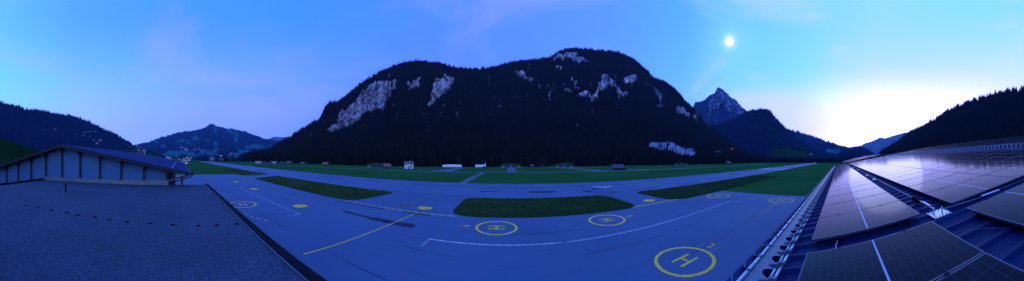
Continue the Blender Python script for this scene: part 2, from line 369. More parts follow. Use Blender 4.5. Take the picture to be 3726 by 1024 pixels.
ROCK= [[(-50.38,125.5),(-47.52,164.4),(-45.93,214.3),(-43.71,253.2),(-41.81,275.5),(-41.49,303.2),(-38.63,347.7),(-34.19,370.1),(-32.76,367.4),(-32.6,281.5),(-34.19,253.7),(-34.5,214.9),(-36.41,231.5),(-39.9,198.0),(-43.07,159.1),(-47.52,114.5)],[(-32.28,373.0),(-31.01,375.8),(-30.7,326.0),(-31.97,314.8)],[(-28.16,353.8),(-26.25,373.3),(-24.35,387.3),(-24.67,348.5),(-25.93,320.7),(-27.84,337.2)],[(-22.76,248.9),(-21.17,309.9),(-21.17,348.7),(-18.95,382.1),(-17.68,409.9),(-16.41,401.7),(-14.83,387.9),(-14.83,354.7),(-16.41,338.0),(-17.05,310.2),(-19.59,276.8),(-21.81,237.9)],[(-51.49,164.2),(-50.38,169.8),(-50.53,153.2),(-51.33,150.4)],[(11.94,484.9),(14.99,505.7),(17.69,505.9),(19.72,485.4),(21.76,476.6),(21.08,464.8),(18.03,461.6),(16.34,473.3),(14.31,476.2),(12.28,473.1)],[(12.95,446.5),(13.97,446.6),(13.8,417.0),(13.29,420.0)],[(1.61,413.2),(2.46,416.3),(3.98,416.4),(4.49,395.7),(6.52,384.0),(6.52,369.3),(4.83,369.2),(3.31,377.9),(2.12,395.6)],[(15.32,340.3),(16.68,337.5),(17.19,313.9),(16.0,310.8)],[(16.68,390.6),(17.69,384.8),(18.54,314.0),(21.08,320.0),(22.43,302.4),(23.62,337.9),(23.79,355.7),(26.49,373.6),(24.8,385.3),(25.14,400.1),(26.83,400.2),(28.02,379.6),(28.19,350.0),(25.48,320.3),(23.79,314.3),(22.94,272.9),(21.76,290.5),(19.39,293.3),(19.05,284.5),(17.69,349.4)],[(28.53,379.6),(29.37,350.1),(31.91,314.8),(30.22,285.2),(28.69,332.3)],[(30.56,379.7),(32.25,400.5),(33.94,397.6),(34.62,368.1),(33.26,356.2),(31.23,356.1)],[(36.31,374.1),(38.68,350.6),(41.73,315.4),(42.06,291.7),(41.05,274.0),(42.4,250.4),(40.03,247.3),(40.71,285.8),(39.02,338.8)],[(45.28,253.5),(46.8,253.6),(48.16,227.1),(49.34,209.4),(48.83,197.6),(46.8,215.2),(45.11,221.0)],[(50.19,212.4),(51.2,215.4),(52.39,182.9),(50.19,185.8)],[(37.98,80.9),(44.35,79.9),(46.59,59.1),(50.86,31.9),(50.11,17.5),(46.97,17.3),(43.97,30.2),(40.97,45.8),(37.98,61.3)]]
MEADOW = {
'G': [[(-105.85,19.7),(-104.72,45.8),(-102.85,58.9),(-99.85,58.8),(-93.86,39.2),(-87.12,-0.1),(-87.12,-19.7),(-105.85,-19.5)]] ,
'C': [[(70.94,46.9),(75.43,53.6),(79.93,37.9),(85.17,17.1),(85.17,-1.2),(70.94,-1.4)],[(70.04,160.6),(71.84,155.5),(73.34,134.6),(70.94,137.1)]] ,
'J': [[(-161.28,126.8),(-116.33,124.5),(-116.33,-32.3),(-161.28,-30.0)]] ,
'D': [[(85.92,47.1),(90.41,47.1),(90.41,24.9),(85.92,24.9)]] ,
}
HILL = {}
def fnum(v): return v if callable(v) else (lambda a: np.interp(a, [p[0] for p in v], [p[1] for p in v])) if isinstance(v, list) else (lambda a: np.full_like(a, v))
def hill(key, name, r0, rr, ncol, nrow, m, label, rock=(), gpow=1., allow=14., amp=.05, nscale=5., mead_fn=None, cliff=.16, s=0):
    pr = SKY[key]; th = np.linspace(pr[0][0], pr[-1][0], ncol)
    R0, RR = fnum(r0)(th), fnum(rr)(th)
    T = np.interp(th, [p[0] for p in pr], [p[1] for p in pr])/1000.
    T = T - allow/RR + (fbm(th*3.1, th*0, 4, s+3)-.5)*.012
    sv = np.linspace(0, 1, nrow)
    TH, SV = np.meshgrid(th, sv, indexing='ij')
    T0 = (-H0/R0)[:, None]
    TT = T0+(np.maximum(T, T0[:, 0]+.004)[:, None]-T0)*SV
    rk = np.zeros(TH.shape)
    if rock:
        jx = TH+(fbm(TH*1.1, TT*30, 4, s+11)-.5)*2.6; jt = TT*1000+(fbm(TH*.9, TT*40, 4, s+21)-.5)*34
        for poly in rock: rk = np.maximum(rk, inside(poly, jx, jt).astype(float))
        if key == 'A':
            quarry = inside(rock[-1], TH, TT*1000+(fbm(TH*1.5, TT*10, 3, 5)-.5)*5); bare = inside([(p, t+4) for p, t in rock[-1][:4]]+[(p, t-48) for p, t in rock[-1][3::-1]], TH, TT*1000)
        if key == 'A':                                                  # small outcrops scattered between the big faces
            f = fbm(TH*1.5+7, TT*20, 4, 91); zone = np.clip((TT-.15)*12, 0, 1)*np.clip((.47-TT)*12, 0, 1)*np.clip((TH+42)/6, 0, 1)*np.clip((46-TH)/8, 0, 1)
            rk = np.maximum(rk, .44*((f+.10*zone) > .775)); rk = np.where(bare & ~quarry, 0, rk); rk[quarry] = 0
    md = np.zeros(TH.shape)
    for poly in MEADOW.get(key, ()):
        jx = TH+(fbm(TH*.8, TT*30, 3, s+31)-.5)*2.; jt = TT*1000+(fbm(TH*.7, TT*40, 3, s+41)-.5)*10
        md = np.maximum(md, inside(poly, jx, jt).astype(float))
    if mead_fn: md = np.maximum(md, mead_fn(TH, TT, SV))
    if key != 'A': bare = quarry = rk > 9
    w = np.maximum(SV, .002)**(gpow-1)*(1-(1-cliff)*np.where(quarry, .35, rk))
    w[:, 0] = 0; q = np.cumsum(w, 1); q /= q[:, -1:]
    r = R0[:, None]+(RR-R0)[:, None]*q
    bulge = (fbm(TH/nscale, SV*4+9, 5, s+51)-.5)*2*np.sin(np.pi*np.clip(SV, 0, 1))*amp
    r = r*(1+bulge)*(1+(fbm(TH*2.2, SV*34, 4, s+61)-.5)*.02*(1+2*rk)*np.minimum(1, SV*8))
    z = H0+TT*r
    z[:, 0] = -1.5
    # the far side falls away behind the ridge
    rb = np.stack([r[:, -1]*k for k in (1.03, 1.1, 1.22)], 1); zb = np.stack([z[:, -1]*k-d for k, d in ((.97, 2), (.84, 6), (.5, 9))], 1)
    Ra = np.concatenate([r, rb], 1); Za = np.concatenate([z, zb], 1); THa = np.concatenate([TH, TH[:, :3]], 1)
    a = np.radians(THa); V = np.stack([Ra*np.sin(a), Ra*np.cos(a), Za], -1)
    nr = nrow+3; idx = np.arange(ncol*nr).reshape(ncol, nr)
    F = np.stack([idx[:-1, :-1], idx[:-1, 1:], idx[1:, 1:], idx[1:, :-1]], -1).reshape(-1, 4)[:, ::-1]
    pad = lambda q_: np.concatenate([q_, q_[:, -1:]*0+0, q_[:, -1:]*0, q_[:, -1:]*0], 1).ravel()
    o = struct(fast_mesh(name, V.reshape(-1, 3), F, M[m], {'rock': pad(rk), 'meadow': pad(md), 'scree': pad(np.asarray(quarry, float))}, True))
    o['label'] = label
    HILL[key] = dict(th=th, r=r, z=z, t=TT, rk=rk, md=md, bare=bare, V=V[:, :nrow]); return o
def on_hill(key, az, t):
    h = HILL[key]; j = int(np.argmin(abs(h['th']-az))); i = int(np.argmin(abs(h['t'][j]-t)))
    i = max(i, 1); return (h['r'][j, i]*math.sin(R(az)), h['r'][j, i]*math.cos(R(az)), h['z'][j, i])
def sample(key, n, keep, s):
    """n random points on a hill, spread by area and kept with probability keep(rock, meadow, th, t, s)"""
    h = HILL[key]; V = h['V']; a, b, c = V[:-1, :-1], V[1:, :-1], V[:-1, 1:]
    g = np.random.default_rng(s)
    ar = np.linalg.norm(np.cross(b-a, c-a), axis=-1)*keep(h, h['rk'][:-1, :-1], h['md'][:-1, :-1])
    p = ar.ravel()/ar.sum(); k = g.choice(p.size, n, p=p); j, i = np.unravel_index(k, ar.shape)
    u, v = g.random(n)[:, None], g.random(n)[:, None]
    return V[j, i]*(1-u)*(1-v)+V[j+1, i]*u*(1-v)+V[j, i+1]*(1-u)*v+V[j+1, i+1]*u*v
def forest(name, P, hmin, hmax, m, label, tiers=2, n=6, s=0, slim=.15):
    """many conifers as one mass: ragged stacked cones"""
    g = np.random.default_rng(s+5); k = len(P)
    h = hmin+(hmax-hmin)*g.random(k)**1.3; rad = h*(slim+.07*g.random(k)); ph = g.random(k)*6.28; tint = g.random(k)
    V = []; F = []; A = []; off = 0
    lean = (g.random((k, 2))-.5)*.05
    for q in range(tiers):
        f0 = .06+.62*q/tiers; f1 = 1. if q == tiers-1 else min(1., f0+.95/tiers+.12); rr = rad*(1-.75*q/tiers)
        apex = P+np.stack([lean[:, 0]*h, lean[:, 1]*h, f1*h], 1)
        ring = []
        for i in range(n):
            t = ph+q*.6+6.2832*i/n; kx = rr*(.72+.5*g.random(k))
            ring.append(P+np.stack([kx*np.cos(t), kx*np.sin(t), (f0-.05*g.random(k))*h], 1))
        vs = np.stack([apex]+ring, 1)                                  # k x (n+1) x 3
        V.append(vs.reshape(-1, 3)); A.append(np.repeat(tint, n+1))
        base = off+np.arange(k)[:, None]*(n+1)
        for i in range(n): F.append(np.concatenate([base, base+1+i, base+1+(i+1) % n], 1))
        off += k*(n+1)
    o = fast_mesh(name, np.concatenate(V), np.concatenate(F), M[m], {'tint': np.concatenate(A)})
    o['label'] = label; return struct(o, 'stuff')

A_FOOT = lambda a: np.minimum(760., np.interp(a, [-72, -56, 0, 31, 56, 90], [165, 197, 247, 272, 240, 225])/np.maximum(.2, np.cos(np.radians(a))))
A_RIDGE = [(-72.6,820),(-50,930),(-35,1010),(0,1150),(15,1260),(40,1320),(60,1180),(88,950)]
hill('A', 'mountain', A_FOOT, A_RIDGE, 680, 200, 'hill', 'steep dark forested mountain with pale limestone cliffs across the runway', rock=ROCK, allow=11, s=1)
hill('B', 'mountain', 2500, [(43,3300),(57,3700),(71,3300)], 260, 110, 'peak', 'bare pointed rocky peak standing beneath the moon', rock=[[(53.5,205),(55.5,330),(57,350),(63,262),(65,215),(60,225),(57.5,262)]], allow=0, amp=.1, nscale=2., cliff=.5, s=2)
hill('C', 'hill', 820, 1500, 240, 70, 'hill', 'dark wooded hump in front of the rocky peak', s=3)
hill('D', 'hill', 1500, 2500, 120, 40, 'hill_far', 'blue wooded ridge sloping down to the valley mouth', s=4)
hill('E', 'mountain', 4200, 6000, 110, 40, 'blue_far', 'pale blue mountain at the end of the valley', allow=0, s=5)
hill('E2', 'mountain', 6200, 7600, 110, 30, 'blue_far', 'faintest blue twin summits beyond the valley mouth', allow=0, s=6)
hill('F', 'hill', [(100,420),(118,360),(140,260),(160,250)], [(100,1250),(120,1050),(140,900),(160,850)], 260, 80, 'hill', 'near black wooded slope rising behind the solar roof', s=7)
hill('G', 'hill', [(-160,420),(-120,560),(-104,640),(-90,700)], [(-160,1300),(-120,1500),(-104,1500),(-90,1250)], 300, 110, 'hill', 'dark wooded hill above the gabled hangar', allow=11, s=8)
def h_mead(TH, TT, SV):
    f = fbm(TH*.55, TT*38, 4, 77); low = np.clip((.30-SV)*9, -1, 1)
    return np.clip((f-.52+low*.07)*14, 0, 1)
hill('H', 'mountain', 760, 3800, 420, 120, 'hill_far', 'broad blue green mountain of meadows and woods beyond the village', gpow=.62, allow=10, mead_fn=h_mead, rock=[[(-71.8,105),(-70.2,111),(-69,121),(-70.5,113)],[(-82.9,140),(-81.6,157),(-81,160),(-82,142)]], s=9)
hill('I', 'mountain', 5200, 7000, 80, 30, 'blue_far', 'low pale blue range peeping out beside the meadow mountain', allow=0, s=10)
hill('J', 'hill', [(-160,58),(-136,66),(-124,80)], [(-160,120),(-136,118),(-124,104)], 100, 26, 'hill', 'smooth grassy mound behind the gabled hangar', allow=0, s=12)
full = lambda h, rk, md: ((1-rk)**2*(1-md)+.07*rk+.004)*(1-.97*h['bare'][:-1, :-1])
forest('forest', sample('A', 56000, full, 21), 8, 18, 'fir', 'dark spruce forest covering the steep mountain', 3, 6, 1)
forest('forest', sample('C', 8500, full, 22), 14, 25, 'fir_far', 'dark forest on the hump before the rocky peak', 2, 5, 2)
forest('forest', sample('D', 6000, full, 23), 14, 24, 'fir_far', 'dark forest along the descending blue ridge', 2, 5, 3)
forest('forest', sample('F', 13000, full, 24), 14, 27, 'fir', 'dark forest on the slope behind the solar roof', 3, 6, 4)
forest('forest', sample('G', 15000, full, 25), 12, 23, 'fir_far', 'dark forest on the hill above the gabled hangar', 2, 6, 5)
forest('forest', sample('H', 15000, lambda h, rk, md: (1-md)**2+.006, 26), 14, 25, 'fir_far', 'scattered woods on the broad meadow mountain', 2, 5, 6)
# valley-floor woods between the runway end and the village
def band(n, az0, az1, r0, r1, s, dens=None):
    g = np.random.default_rng(s); a = R(az0)+(R(az1)-R(az0))*g.random(n); r = r0+(r1-r0)*g.random(n)
    if dens:
        k = vnoise(np.degrees(a)*dens, r/90., s) > .45; a, r = a[k], r[k]
    return np.stack([r*np.sin(a), r*np.cos(a), np.zeros(len(a))-.3], 1)
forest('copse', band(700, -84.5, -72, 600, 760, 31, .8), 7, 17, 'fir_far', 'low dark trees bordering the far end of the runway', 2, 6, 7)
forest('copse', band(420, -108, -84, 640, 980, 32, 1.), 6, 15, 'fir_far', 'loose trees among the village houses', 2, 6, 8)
forest('copse', band(1500, 58, 100, 600, 800, 33), 8, 19, 'fir', 'dark belt of trees along the west end of the airfield', 2, 6, 9)

# individual spruces one can tell apart along the meadow's edge
def spruce(h, rad, seed, pale=False):
    g = random.Random(seed); mb = MB(); tint = []
    nw = 22
    for w in range(nw):
        f = .1+.9*w/nw; zz = h*f; br = rad*(1-f)**.85*(.85+.3*g.random())+.12; nb = 8 if f < .7 else 6; o = g.random()*6.28
        for b in range(nb):
            t = o+6.283*b/nb+g.uniform(-.25, .25); L = br*g.uniform(.7, 1.15); d = L*g.uniform(.25, .5); wd = L*.30
            ct, st = math.cos(t), math.sin(t)
            mb.add([(0, 0, zz+h*.03), (ct*L*.55-st*wd, st*L*.55+ct*wd, zz-d*.45), (ct*L, st*L, zz-d), (ct*L*.55+st*wd, st*L*.55-ct*wd, zz-d*.5), (ct*L*.5, st*L*.5, zz-d*.15-L*.28)],
                   [(0, 1, 2), (0, 2, 3), (1, 4, 2), (3, 2, 4)])
            tint += [g.random()]*5
    mb.tube((0, 0, h*.9), (0, 0, h), .12, 4, .01); tint += [.5]*8
    return mb, tint
def make_spruce(h, rad, seed):
    t = thing('spruce_tree', 'x', 'tree')
    mb, tint = spruce(h, rad, seed); V = np.array(mb.v); 
    F = np.array([f for f in mb.f if len(f) == 3]); o = fast_mesh('crown', V, F, M['fir_near'], {'tint': tint}); o.parent = t
    MB().tube((0, 0, -1), (0, 0, h*.93), h*.016, 6, .03).build('trunk', M['bark'], t)
    return kids(t)
PROTO = [make_spruce(22, 4.0, 1), make_spruce(18, 3.8, 2), make_spruce(26, 4.4, 3), make_spruce(14, 3.4, 4)]
used = set()
def plant(x, y, z, s, label, group):
    k = random.randrange(4); p = PROTO[k]; rz = random.random()*6.28
    if k not in used:
        used.add(k); p.location = (x, y, z); p.rotation_euler[2] = rz; p.scale = (s, s, s); p['label'] = label; p['group'] = group; return p
    return dup(p, (x, y, z), rz, label, group, (s, s, s*random.uniform(.9, 1.15)))
for i in range(130):
    az = -70+126*(i+random.random())/130; r = float(A_FOOT(np.array([az]))[0])+random.uniform(4, 24)
    plant(r*math.sin(R(az)), r*math.cos(R(az)), -.4, random.uniform(.65, 1.15), 'dark spruce in the front row at the foot of the cliffed mountain', 'spruces along the foot of the mountain')
for az, r, s in ((-79.4,560,1.05),(-78.9,575,.95),(-77.6,545,1.),(-77.0,560,1.1),(-76.5,540,.9),(-75.6,530,1.15),(-75.0,525,1.2),(-74.3,520,1.1),(-73.4,530,1.25),(-72.6,520,1.2)):
    plant(r*math.sin(R(az)), r*math.cos(R(az)), -.4, s*.92, 'tall spruce standing against the blue mountain by the far runway end', 'spruces at the far end of the runway')
for az, r, s in ((76.1,640,.9),(77.2,655,.8),(78.0,620,1.1),(79.1,640,1.15),(79.9,655,.8),(81.5,660,.75),(83.2,680,.8),(72.4,610,.9),(74.0,620,.8),(86.0,690,.8),(88.2,700,.75)):
    plant(r*math.sin(R(az)), r*math.cos(R(az)), -.4, s*.9, 'spruce standing before the dim meadow at the west end of the runway', 'spruces at the west end of the runway')
for i, (az, t, s) in enumerate([(31+.62*k, None, random.uniform(.4, .8)) for k in range(36)]):
    r = float(A_FOOT(np.array([az]))[0])+random.uniform(8, 26)
    plant(r*math.sin(R(az)), r*math.cos(R(az)), random.uniform(-.5, 1.5), s, 'spruce in the row hiding the lower edge of the pale quarry slope', 'spruces below the quarry')
# pale bare trunks at the foot of the slope
for i in range(46):
    az = random.choice([random.uniform(-68, -50), random.uniform(-12, 20), random.uniform(-30, 45)]); r = float(A_FOOT(np.array([az]))[0])+random.uniform(1, 9); h = random.uniform(7, 15)
    mb = MB().tube((0, 0, -.5), (random.uniform(-.5, .5), .2, h), .16, 6, .05)
    for k in range(5):
        zz = h*(.45+.1*k); t = random.random()*6.28; mb.tube((0, 0, zz), (math.cos(t)*1.1, math.sin(t)*1.1, zz+.8), .05, 4, .02)
    o = mb.build('bare_tree', M['pale_trunk'], loc=(r*math.sin(R(az)), r*math.cos(R(az)), 0)); tag(o, 'thin pale bare trunk in front of the dark forest edge', 'tree', 'bare trunks at the forest edge')

# ------------------------------------------------------------------ airfield ground
def fan(rad, n=96):
    mb = MB(); vs = [(0, 0, 0)]
    rs = (60, 200, 600, 1800, 9000)
    for r in rs: vs += [(r*math.cos(2*math.pi*i/n), r*math.sin(2*math.pi*i/n), 0) for i in range(n)]
    fs = [(0, 1+i, 1+(i+1) % n) for i in range(n)]
    for k in range(len(rs)-1):
        a, b = 1+k*n, 1+(k+1)*n
        fs += [(a+i, b+i, b+(i+1) % n, a+(i+1) % n) for i in range(n)]
    return mb.add(vs, fs)
def flat(name, polys, z, m, label):
    mb = MB()
    for p in polys: mb.sheet(p, z)
    o = flip_up(mb.build(name, M[m])); o['label'] = label; return struct(o)
g = flip_up(fan(9000).build('ground', M['meadow'])); struct(g)['label'] = 'dark green grass of the airfield and valley floor'
Z1, Z2, Z3 = .004, .008, .012
flat('apron', [[(-124, -12), (56.5, -12), (56.5, 35.4), (39, 35.4), (39, 53), (-115, 53), (-113, 34.2), (-124, 34.2)]], Z1, 'apron', 'blue grey concrete apron with painted helicopter stands')
flat('runway', [[(-560, 53), (550, 53), (550, 83), (-560, 83)]], Z1+.001, 'runway', 'long pale asphalt runway crossing the valley floor')
flat('road', [[(-460, 133), (-204, 136.5), (-108, 144), (-50, 147.5), (0, 151), (70, 151.5), (235, 150), (430, 158), (430, 163), (235, 155), (130, 160), (70, 156), (0, 155.8), (-50, 152), (-108, 148), (-204, 139.5), (-460, 136)]], Z1, 'road', 'narrow grey service road beyond the runway')
flat('path', [[(-20.4, 83), (-17.2, 83), (-17.2, 149.6), (-20.4, 149.6)]], Z1, 'road', 'straight grey path joining the runway to the service road')
flat('road', [[(-2, 155.6), (5.4, 155.6), (6.2, 236), (-1.8, 236)]], Z1, 'road', 'short wide grey road leading to the middle earth covered shelter')
flat('road', [[(-17, 236.2), (21, 236.2), (21, 244), (-17, 244)]], Z1, 'road', 'strip of paving in front of the middle shelter')
flat('road', [[(68, 156.2), (82, 156.2), (64, 230), (57, 230)]], Z1, 'road', 'grey road bending away to the shelter behind the blue roofed barn')
flat('road', [[(44, 230.2), (86, 230.2), (86, 242), (44, 242)]], Z1, 'road', 'paving in front of the right hand shelter')
flat('road', [[(-60, 151.7), (-44, 152.6), (-47, 200), (-46, 222), (-54, 222), (-54.5, 200)]], Z1, 'road', 'grey road curving up to the white tents')
flat('road', [[(-62, 222.2), (-28, 222.2), (-28, 226), (-62, 226)]], Z1, 'road', 'strip of paving in front of the white tents')
flat('road', [[(116, 160), (132, 160.4), (104, 196), (98, 194)]], Z1, 'road', 'branch road behind the dark blue roofed barn')
flat('road', [[(-152, 170), (-122, 174), (-122, 178), (-152, 174)]], Z1, 'road', 'pale paving in front of the shelter behind the brown barn')
flat('road', [[(215, 212), (300, 205), (300, 209), (215, 216)]], Z1, 'road', 'pale road strip far out by the small lit shelter')
# dark repairs, joints and rubber streaks
ragged_off = False
def strips(name, segs, z, m, label):
    mb = MB()
    for (p, q, w) in segs:
        if m.startswith('tar') and w >= .5 and not ragged_off:           # poured by hand: uneven edges
            n = 18; d = Vector((q[0]-p[0], q[1]-p[1])); u = Vector((-d.y, d.x)).normalized(); up, dn = [], []
            for i in range(n+1):
                c = Vector(p)+d*i/n; k = w/2*(1 if 0 < i < n else .7); up.append(tuple(c+u*k*random.uniform(.75, 1.15))); dn.append(tuple(c-u*k*random.uniform(.75, 1.15)))
            mb.sheet(dn+up[::-1], z)
        else: mb.line(p, q, w, z)
        z += .0002
    o = flip_up(mb.build(name, M[m])); o['label'] = label; return struct(o)
strips('asphalt_patch', [((-28.2, 27.9), (-21, 27.7), .95), ((-21.2, 27.8), (-13.3, 27.75), 1.75)], Z2, 'tar', 'long dark stain across the apron')
strips('asphalt_patch', [((-33, 34.1), (-23.2, 34.2), .7), ((-18.8, 34.2), (-13.4, 34.2), .7), ((-36.5, 33.6), (-33, 33.9), .5)], Z2, 'tar', 'dark repair bands along the apron edge')
strips('asphalt_joint', [((-77, 14.3), (-26.5, 14.35), .12), ((-14.6, 14.45), (-9.4, 14.4), .1), ((17, 14.3), (43.8, 14.4), .09), ((-2.4, 27.75), (11, 28.1), .13),
    ((8, 20.6), (18.7, 20.6), .1), ((20.9, 20.75), (26.8, 20.7), .1), ((12.6, 28.5), (28.6, 28.45), .1), ((32, 28.6), (39.3, 28.6), .12), ((-7.5, 20.7), (-5.2, 20.5), .08), ((-12, 20.9), (-8.6, 20.8), .08), ((-34, 20.6), (-30.5, 20.5), .12)], Z2+.004, 'tar', 'thin dark tar joints across the apron')
strips('asphalt_patch', [((-43, 56), (-31, 54.6), 2.2), ((-31, 54.6), (-8, 53.9), 1.6), ((37, 57), (50, 57.6), 2.6), ((38, 54.5), (44, 55), 2.), ((24.5, 56), (31.5, 56), 6.5), ((57, 55.5), (72, 55.5), 2.4)], Z2, 'tar_soft', 'broad darker repairs along the near edge of the runway')
strips('asphalt_patch', [((-36, 71), (-24, 71.1), .6), ((-24, 71.2), (5, 71.3), .75), ((5, 71.3), (31, 71.4), .7), ((33, 71.2), (52, 71.3), .8), ((26, 64), (33, 64.2), 2.2), ((-120, 72), (-96, 72), 1.2), ((60, 75), (63, 75), 3),
    ((85, 77), (92, 77), 2), ((104, 77), (124, 77.5), 2.2), ((120, 70), (138, 70.5), 3.), ((150, 74), (165, 74), 2.), ((-60, 74), (-52, 74), 1.), ((6, 62.5), (14, 62.4), 3.2), ((-9, 63), (-3, 63), 1.6), ((22, 60), (25, 60.5), 3), ((-160, 60), (-130, 57), 1.5),
    ((-90, 72.5), (-72, 72.6), .8), ((-170, 66), (-150, 66), 2), ((60, 58), (68, 55), 1.)], Z2, 'tar', 'dark repair strips scattered along the runway')
mb = MB()
for i in range(26):
    x = -70+i*5.6+random.uniform(-1, 1); y = 83; z = Z2+.0015
    for k in range(random.choice((2, 3, 5))):
        x2 = x+random.uniform(-.4, .4); mb.line((x, y), (x2, y-2.6), .07, z); x, y = x2, y-2.6; z += .00005
for k in range(30):
    x = random.uniform(-80, 120); y = random.uniform(55, 80); mb.line((x, y), (x+random.uniform(2, 9), y+random.uniform(-.2, .2)), random.uniform(.05, .14), Z2+.003+k*.0001)
o = flip_up(mb.build('asphalt_joint', M['tar'])); struct(o)['label'] = 'fine cracks and tar joints in the runway surface'

# ------------------------------------------------------------------ painted markings
def mark(name, segs, m, label, z=Z3+.004):
    return strips(name, segs, z, m, label)
mark('road_marking', [((-9.65, 24.12), (-1, 24.2), .22), ((-1, 24.2), (6.3, 24.3), .22), ((6.9, 24.3), (29.3, 24.6), .2), ((29.3, 24.6), (44.1, 25.0), .18), ((-9.72, 24.2), (-9.72, 21.8), .09), ((-9.48, 24.0), (-9.48, 21.8), .07), ((44.2, 25.1), (44.2, 22.5), .14)], 'white_paint', 'white line round the helicopter stands on the apron')
mark('road_marking', [((-70, 19.85), (-31.2, 20.35), .16), ((-31.3, 20.45), (-31.3, 17.9), .16)], 'white_paint', 'white line along the far left part of the apron')
mark('road_marking', [((-38.3, 12.0), (-37.1, 21.6), .16)], 'white_worn', 'faint pale cross line on the left part of the apron')
mark('road_marking', [((-18.02, 12.15), (-16.45, 33.9), .17)], 'yellow', 'long yellow taxi line crossing the apron')
mark('road_marking', [((-20.85, 40.1), (-21.55, 62), .17), ((-21.55, 62), (-22.3, 64.4), .15), ((-22.3, 64.4), (-24, 65.9), .14), ((-24, 65.9), (-29.5, 66.8), .12)], 'yellow_thin', 'worn yellow taxi line curving onto the runway')
mark('road_marking', [((-108, 27.6), (-47.5, 26.9), .16), ((-47.5, 26.9), (-31, 27.9), .16), ((-31, 27.9), (-25.6, 29.6), .15), ((-25.6, 29.6), (-20.9, 34), .13)], 'yellow_thin', 'worn thin yellow line along the left part of the apron')
mark('road_marking', [((31.9, 33.9), (32.7, 12.2), .12)], 'yellow_thin', 'thin worn yellow line crossing the right part of the apron')
mark('road_marking', [((-8.7, 12), (-9.2, 24), .1), ((-9.2, 24), (-10.3, 34), .1)], 'red_line', 'faint red line running down the apron')
mb = MB(); z = Z3+.004
for a, b, w in ((-34.6, -8.75, .16), (-32.6, -9, 0)):
    if w: mb.line((a, 34.85), (b, 35.0), w, z)
for i in range(15): mb.line((-33.6+i*1.65, 35.3), (-32.8+i*1.65, 35.3), .2, z+.0005)
o = flip_up(mb.build('road_marking', M['yellow'])); struct(o)['label'] = 'yellow holding line with a dashed edge across the middle taxiway'
mb = MB(); mb.line((24.2, 36.2), (38.2, 36.35), .24, z)
for i in range(9): mb.line((25.6+i*1.4, 36.7), (26.4+i*1.4, 36.71), .24, z+.0005)
o = flip_up(mb.build('road_marking', M['yellow'])); struct(o)['label'] = 'yellow holding line with a dashed edge across the right taxiway'
mb = MB(); mb.line((-114, 34.6), (-95.5, 34.8), .22, z)
o = flip_up(mb.build('road_marking', M['yellow'])); struct(o)['label'] = 'yellow holding line across the far left taxiway'
mark('road_marking', [((34.9+i*1.38, 14.15), (35.65+i*1.38, 14.15), .17) for i in range(7)], 'yellow', 'short yellow dashes leading to the stand marked 1')
mark('road_marking', [((-35.9, 11.75), (-35., 11.75), .17), ((-34.1, 12.05), (-33.2, 12.1), .17), ((-32.5, 12.6), (-31.6, 12.7), .17), ((-31, 13.3), (-30.1, 13.5), .17)], 'yellow', 'short yellow dashes by the half hidden left stand')
dd = [(-57.3, 17.4), (-56.2, 14.5), (-54.2, 12.8), (-52, 11.6), (-49.5, 11.2), (-47, 11.1)]
mb = MB()
for (a, b) in zip(dd[:-1], dd[1:]):
    for k in range(3):
        p = [a[i]+(b[i]-a[i])*k/3 for i in (0, 1)]; q = [a[i]+(b[i]-a[i])*(k+.5)/3 for i in (0, 1)]; mb.line(p, q, .14, z)
mb.line((-57.3, 17.6), (-55.6, 23.6), .1, z)
o = flip_up(mb.build('road_marking', M['white_worn'])); struct(o)['label'] = 'small dashed white curve beside the left stand'
mark('road_marking', [(((-560+40+i*40.9), 68.4), ((-560+40+i*40.9)+23.5, 68.4), .3) for i in range(26) if not 27 < (-560+40+i*40.9)+10 < 40], 'white_worn', 'white dashed centre line of the runway')
mb = MB()
for i in range(6): mb.line((196, 55.3+i*1.9), (224, 55.3+i*1.9), 1.0, z); mb.line((196, 70.6+i*1.9), (224, 70.6+i*1.9), 1.0, z)
for y in (60, 75): mb.line((285, y), (310, y), 3, z); mb.line((330, y), (345, y), 2., z)
o = flip_up(mb.build('road_marking', M['white_paint'])); struct(o)['label'] = 'white threshold stripes at the west end of the runway'
mb = MB()
for y in (57, 60, 64, 72, 76, 80): mb.line((-330, y), (-300, y), 1.2, z)
o = flip_up(mb.build('road_marking', M['white_worn'])); struct(o)['label'] = 'pale stripes at the far left end of the runway'
# white triangle
mb = MB(); P3 = [(29.9, 72.3), (37.4, 69.4), (30.1, 63.9)]; P3 = [(29.2, 70.4), (37.2, 69.3), (31.2, 63.7)]
cx = sum(p[0] for p in P3)/3; cy = sum(p[1] for p in P3)/3; inn = [(cx+(x-cx)*.62, cy+(y-cy)*.62) for x, y in P3]
mb.add([(x, y, z+.002) for x, y in P3+inn], [(0, 1, 4, 3), (1, 2, 5, 4), (2, 0, 3, 5)]); mb.line((32.2, 68.4), (34.6, 68.1), .4, z+.002)
o = flip_up(mb.build('road_marking', M['white_paint'])); struct(o)['label'] = 'white outlined triangle painted on the runway'

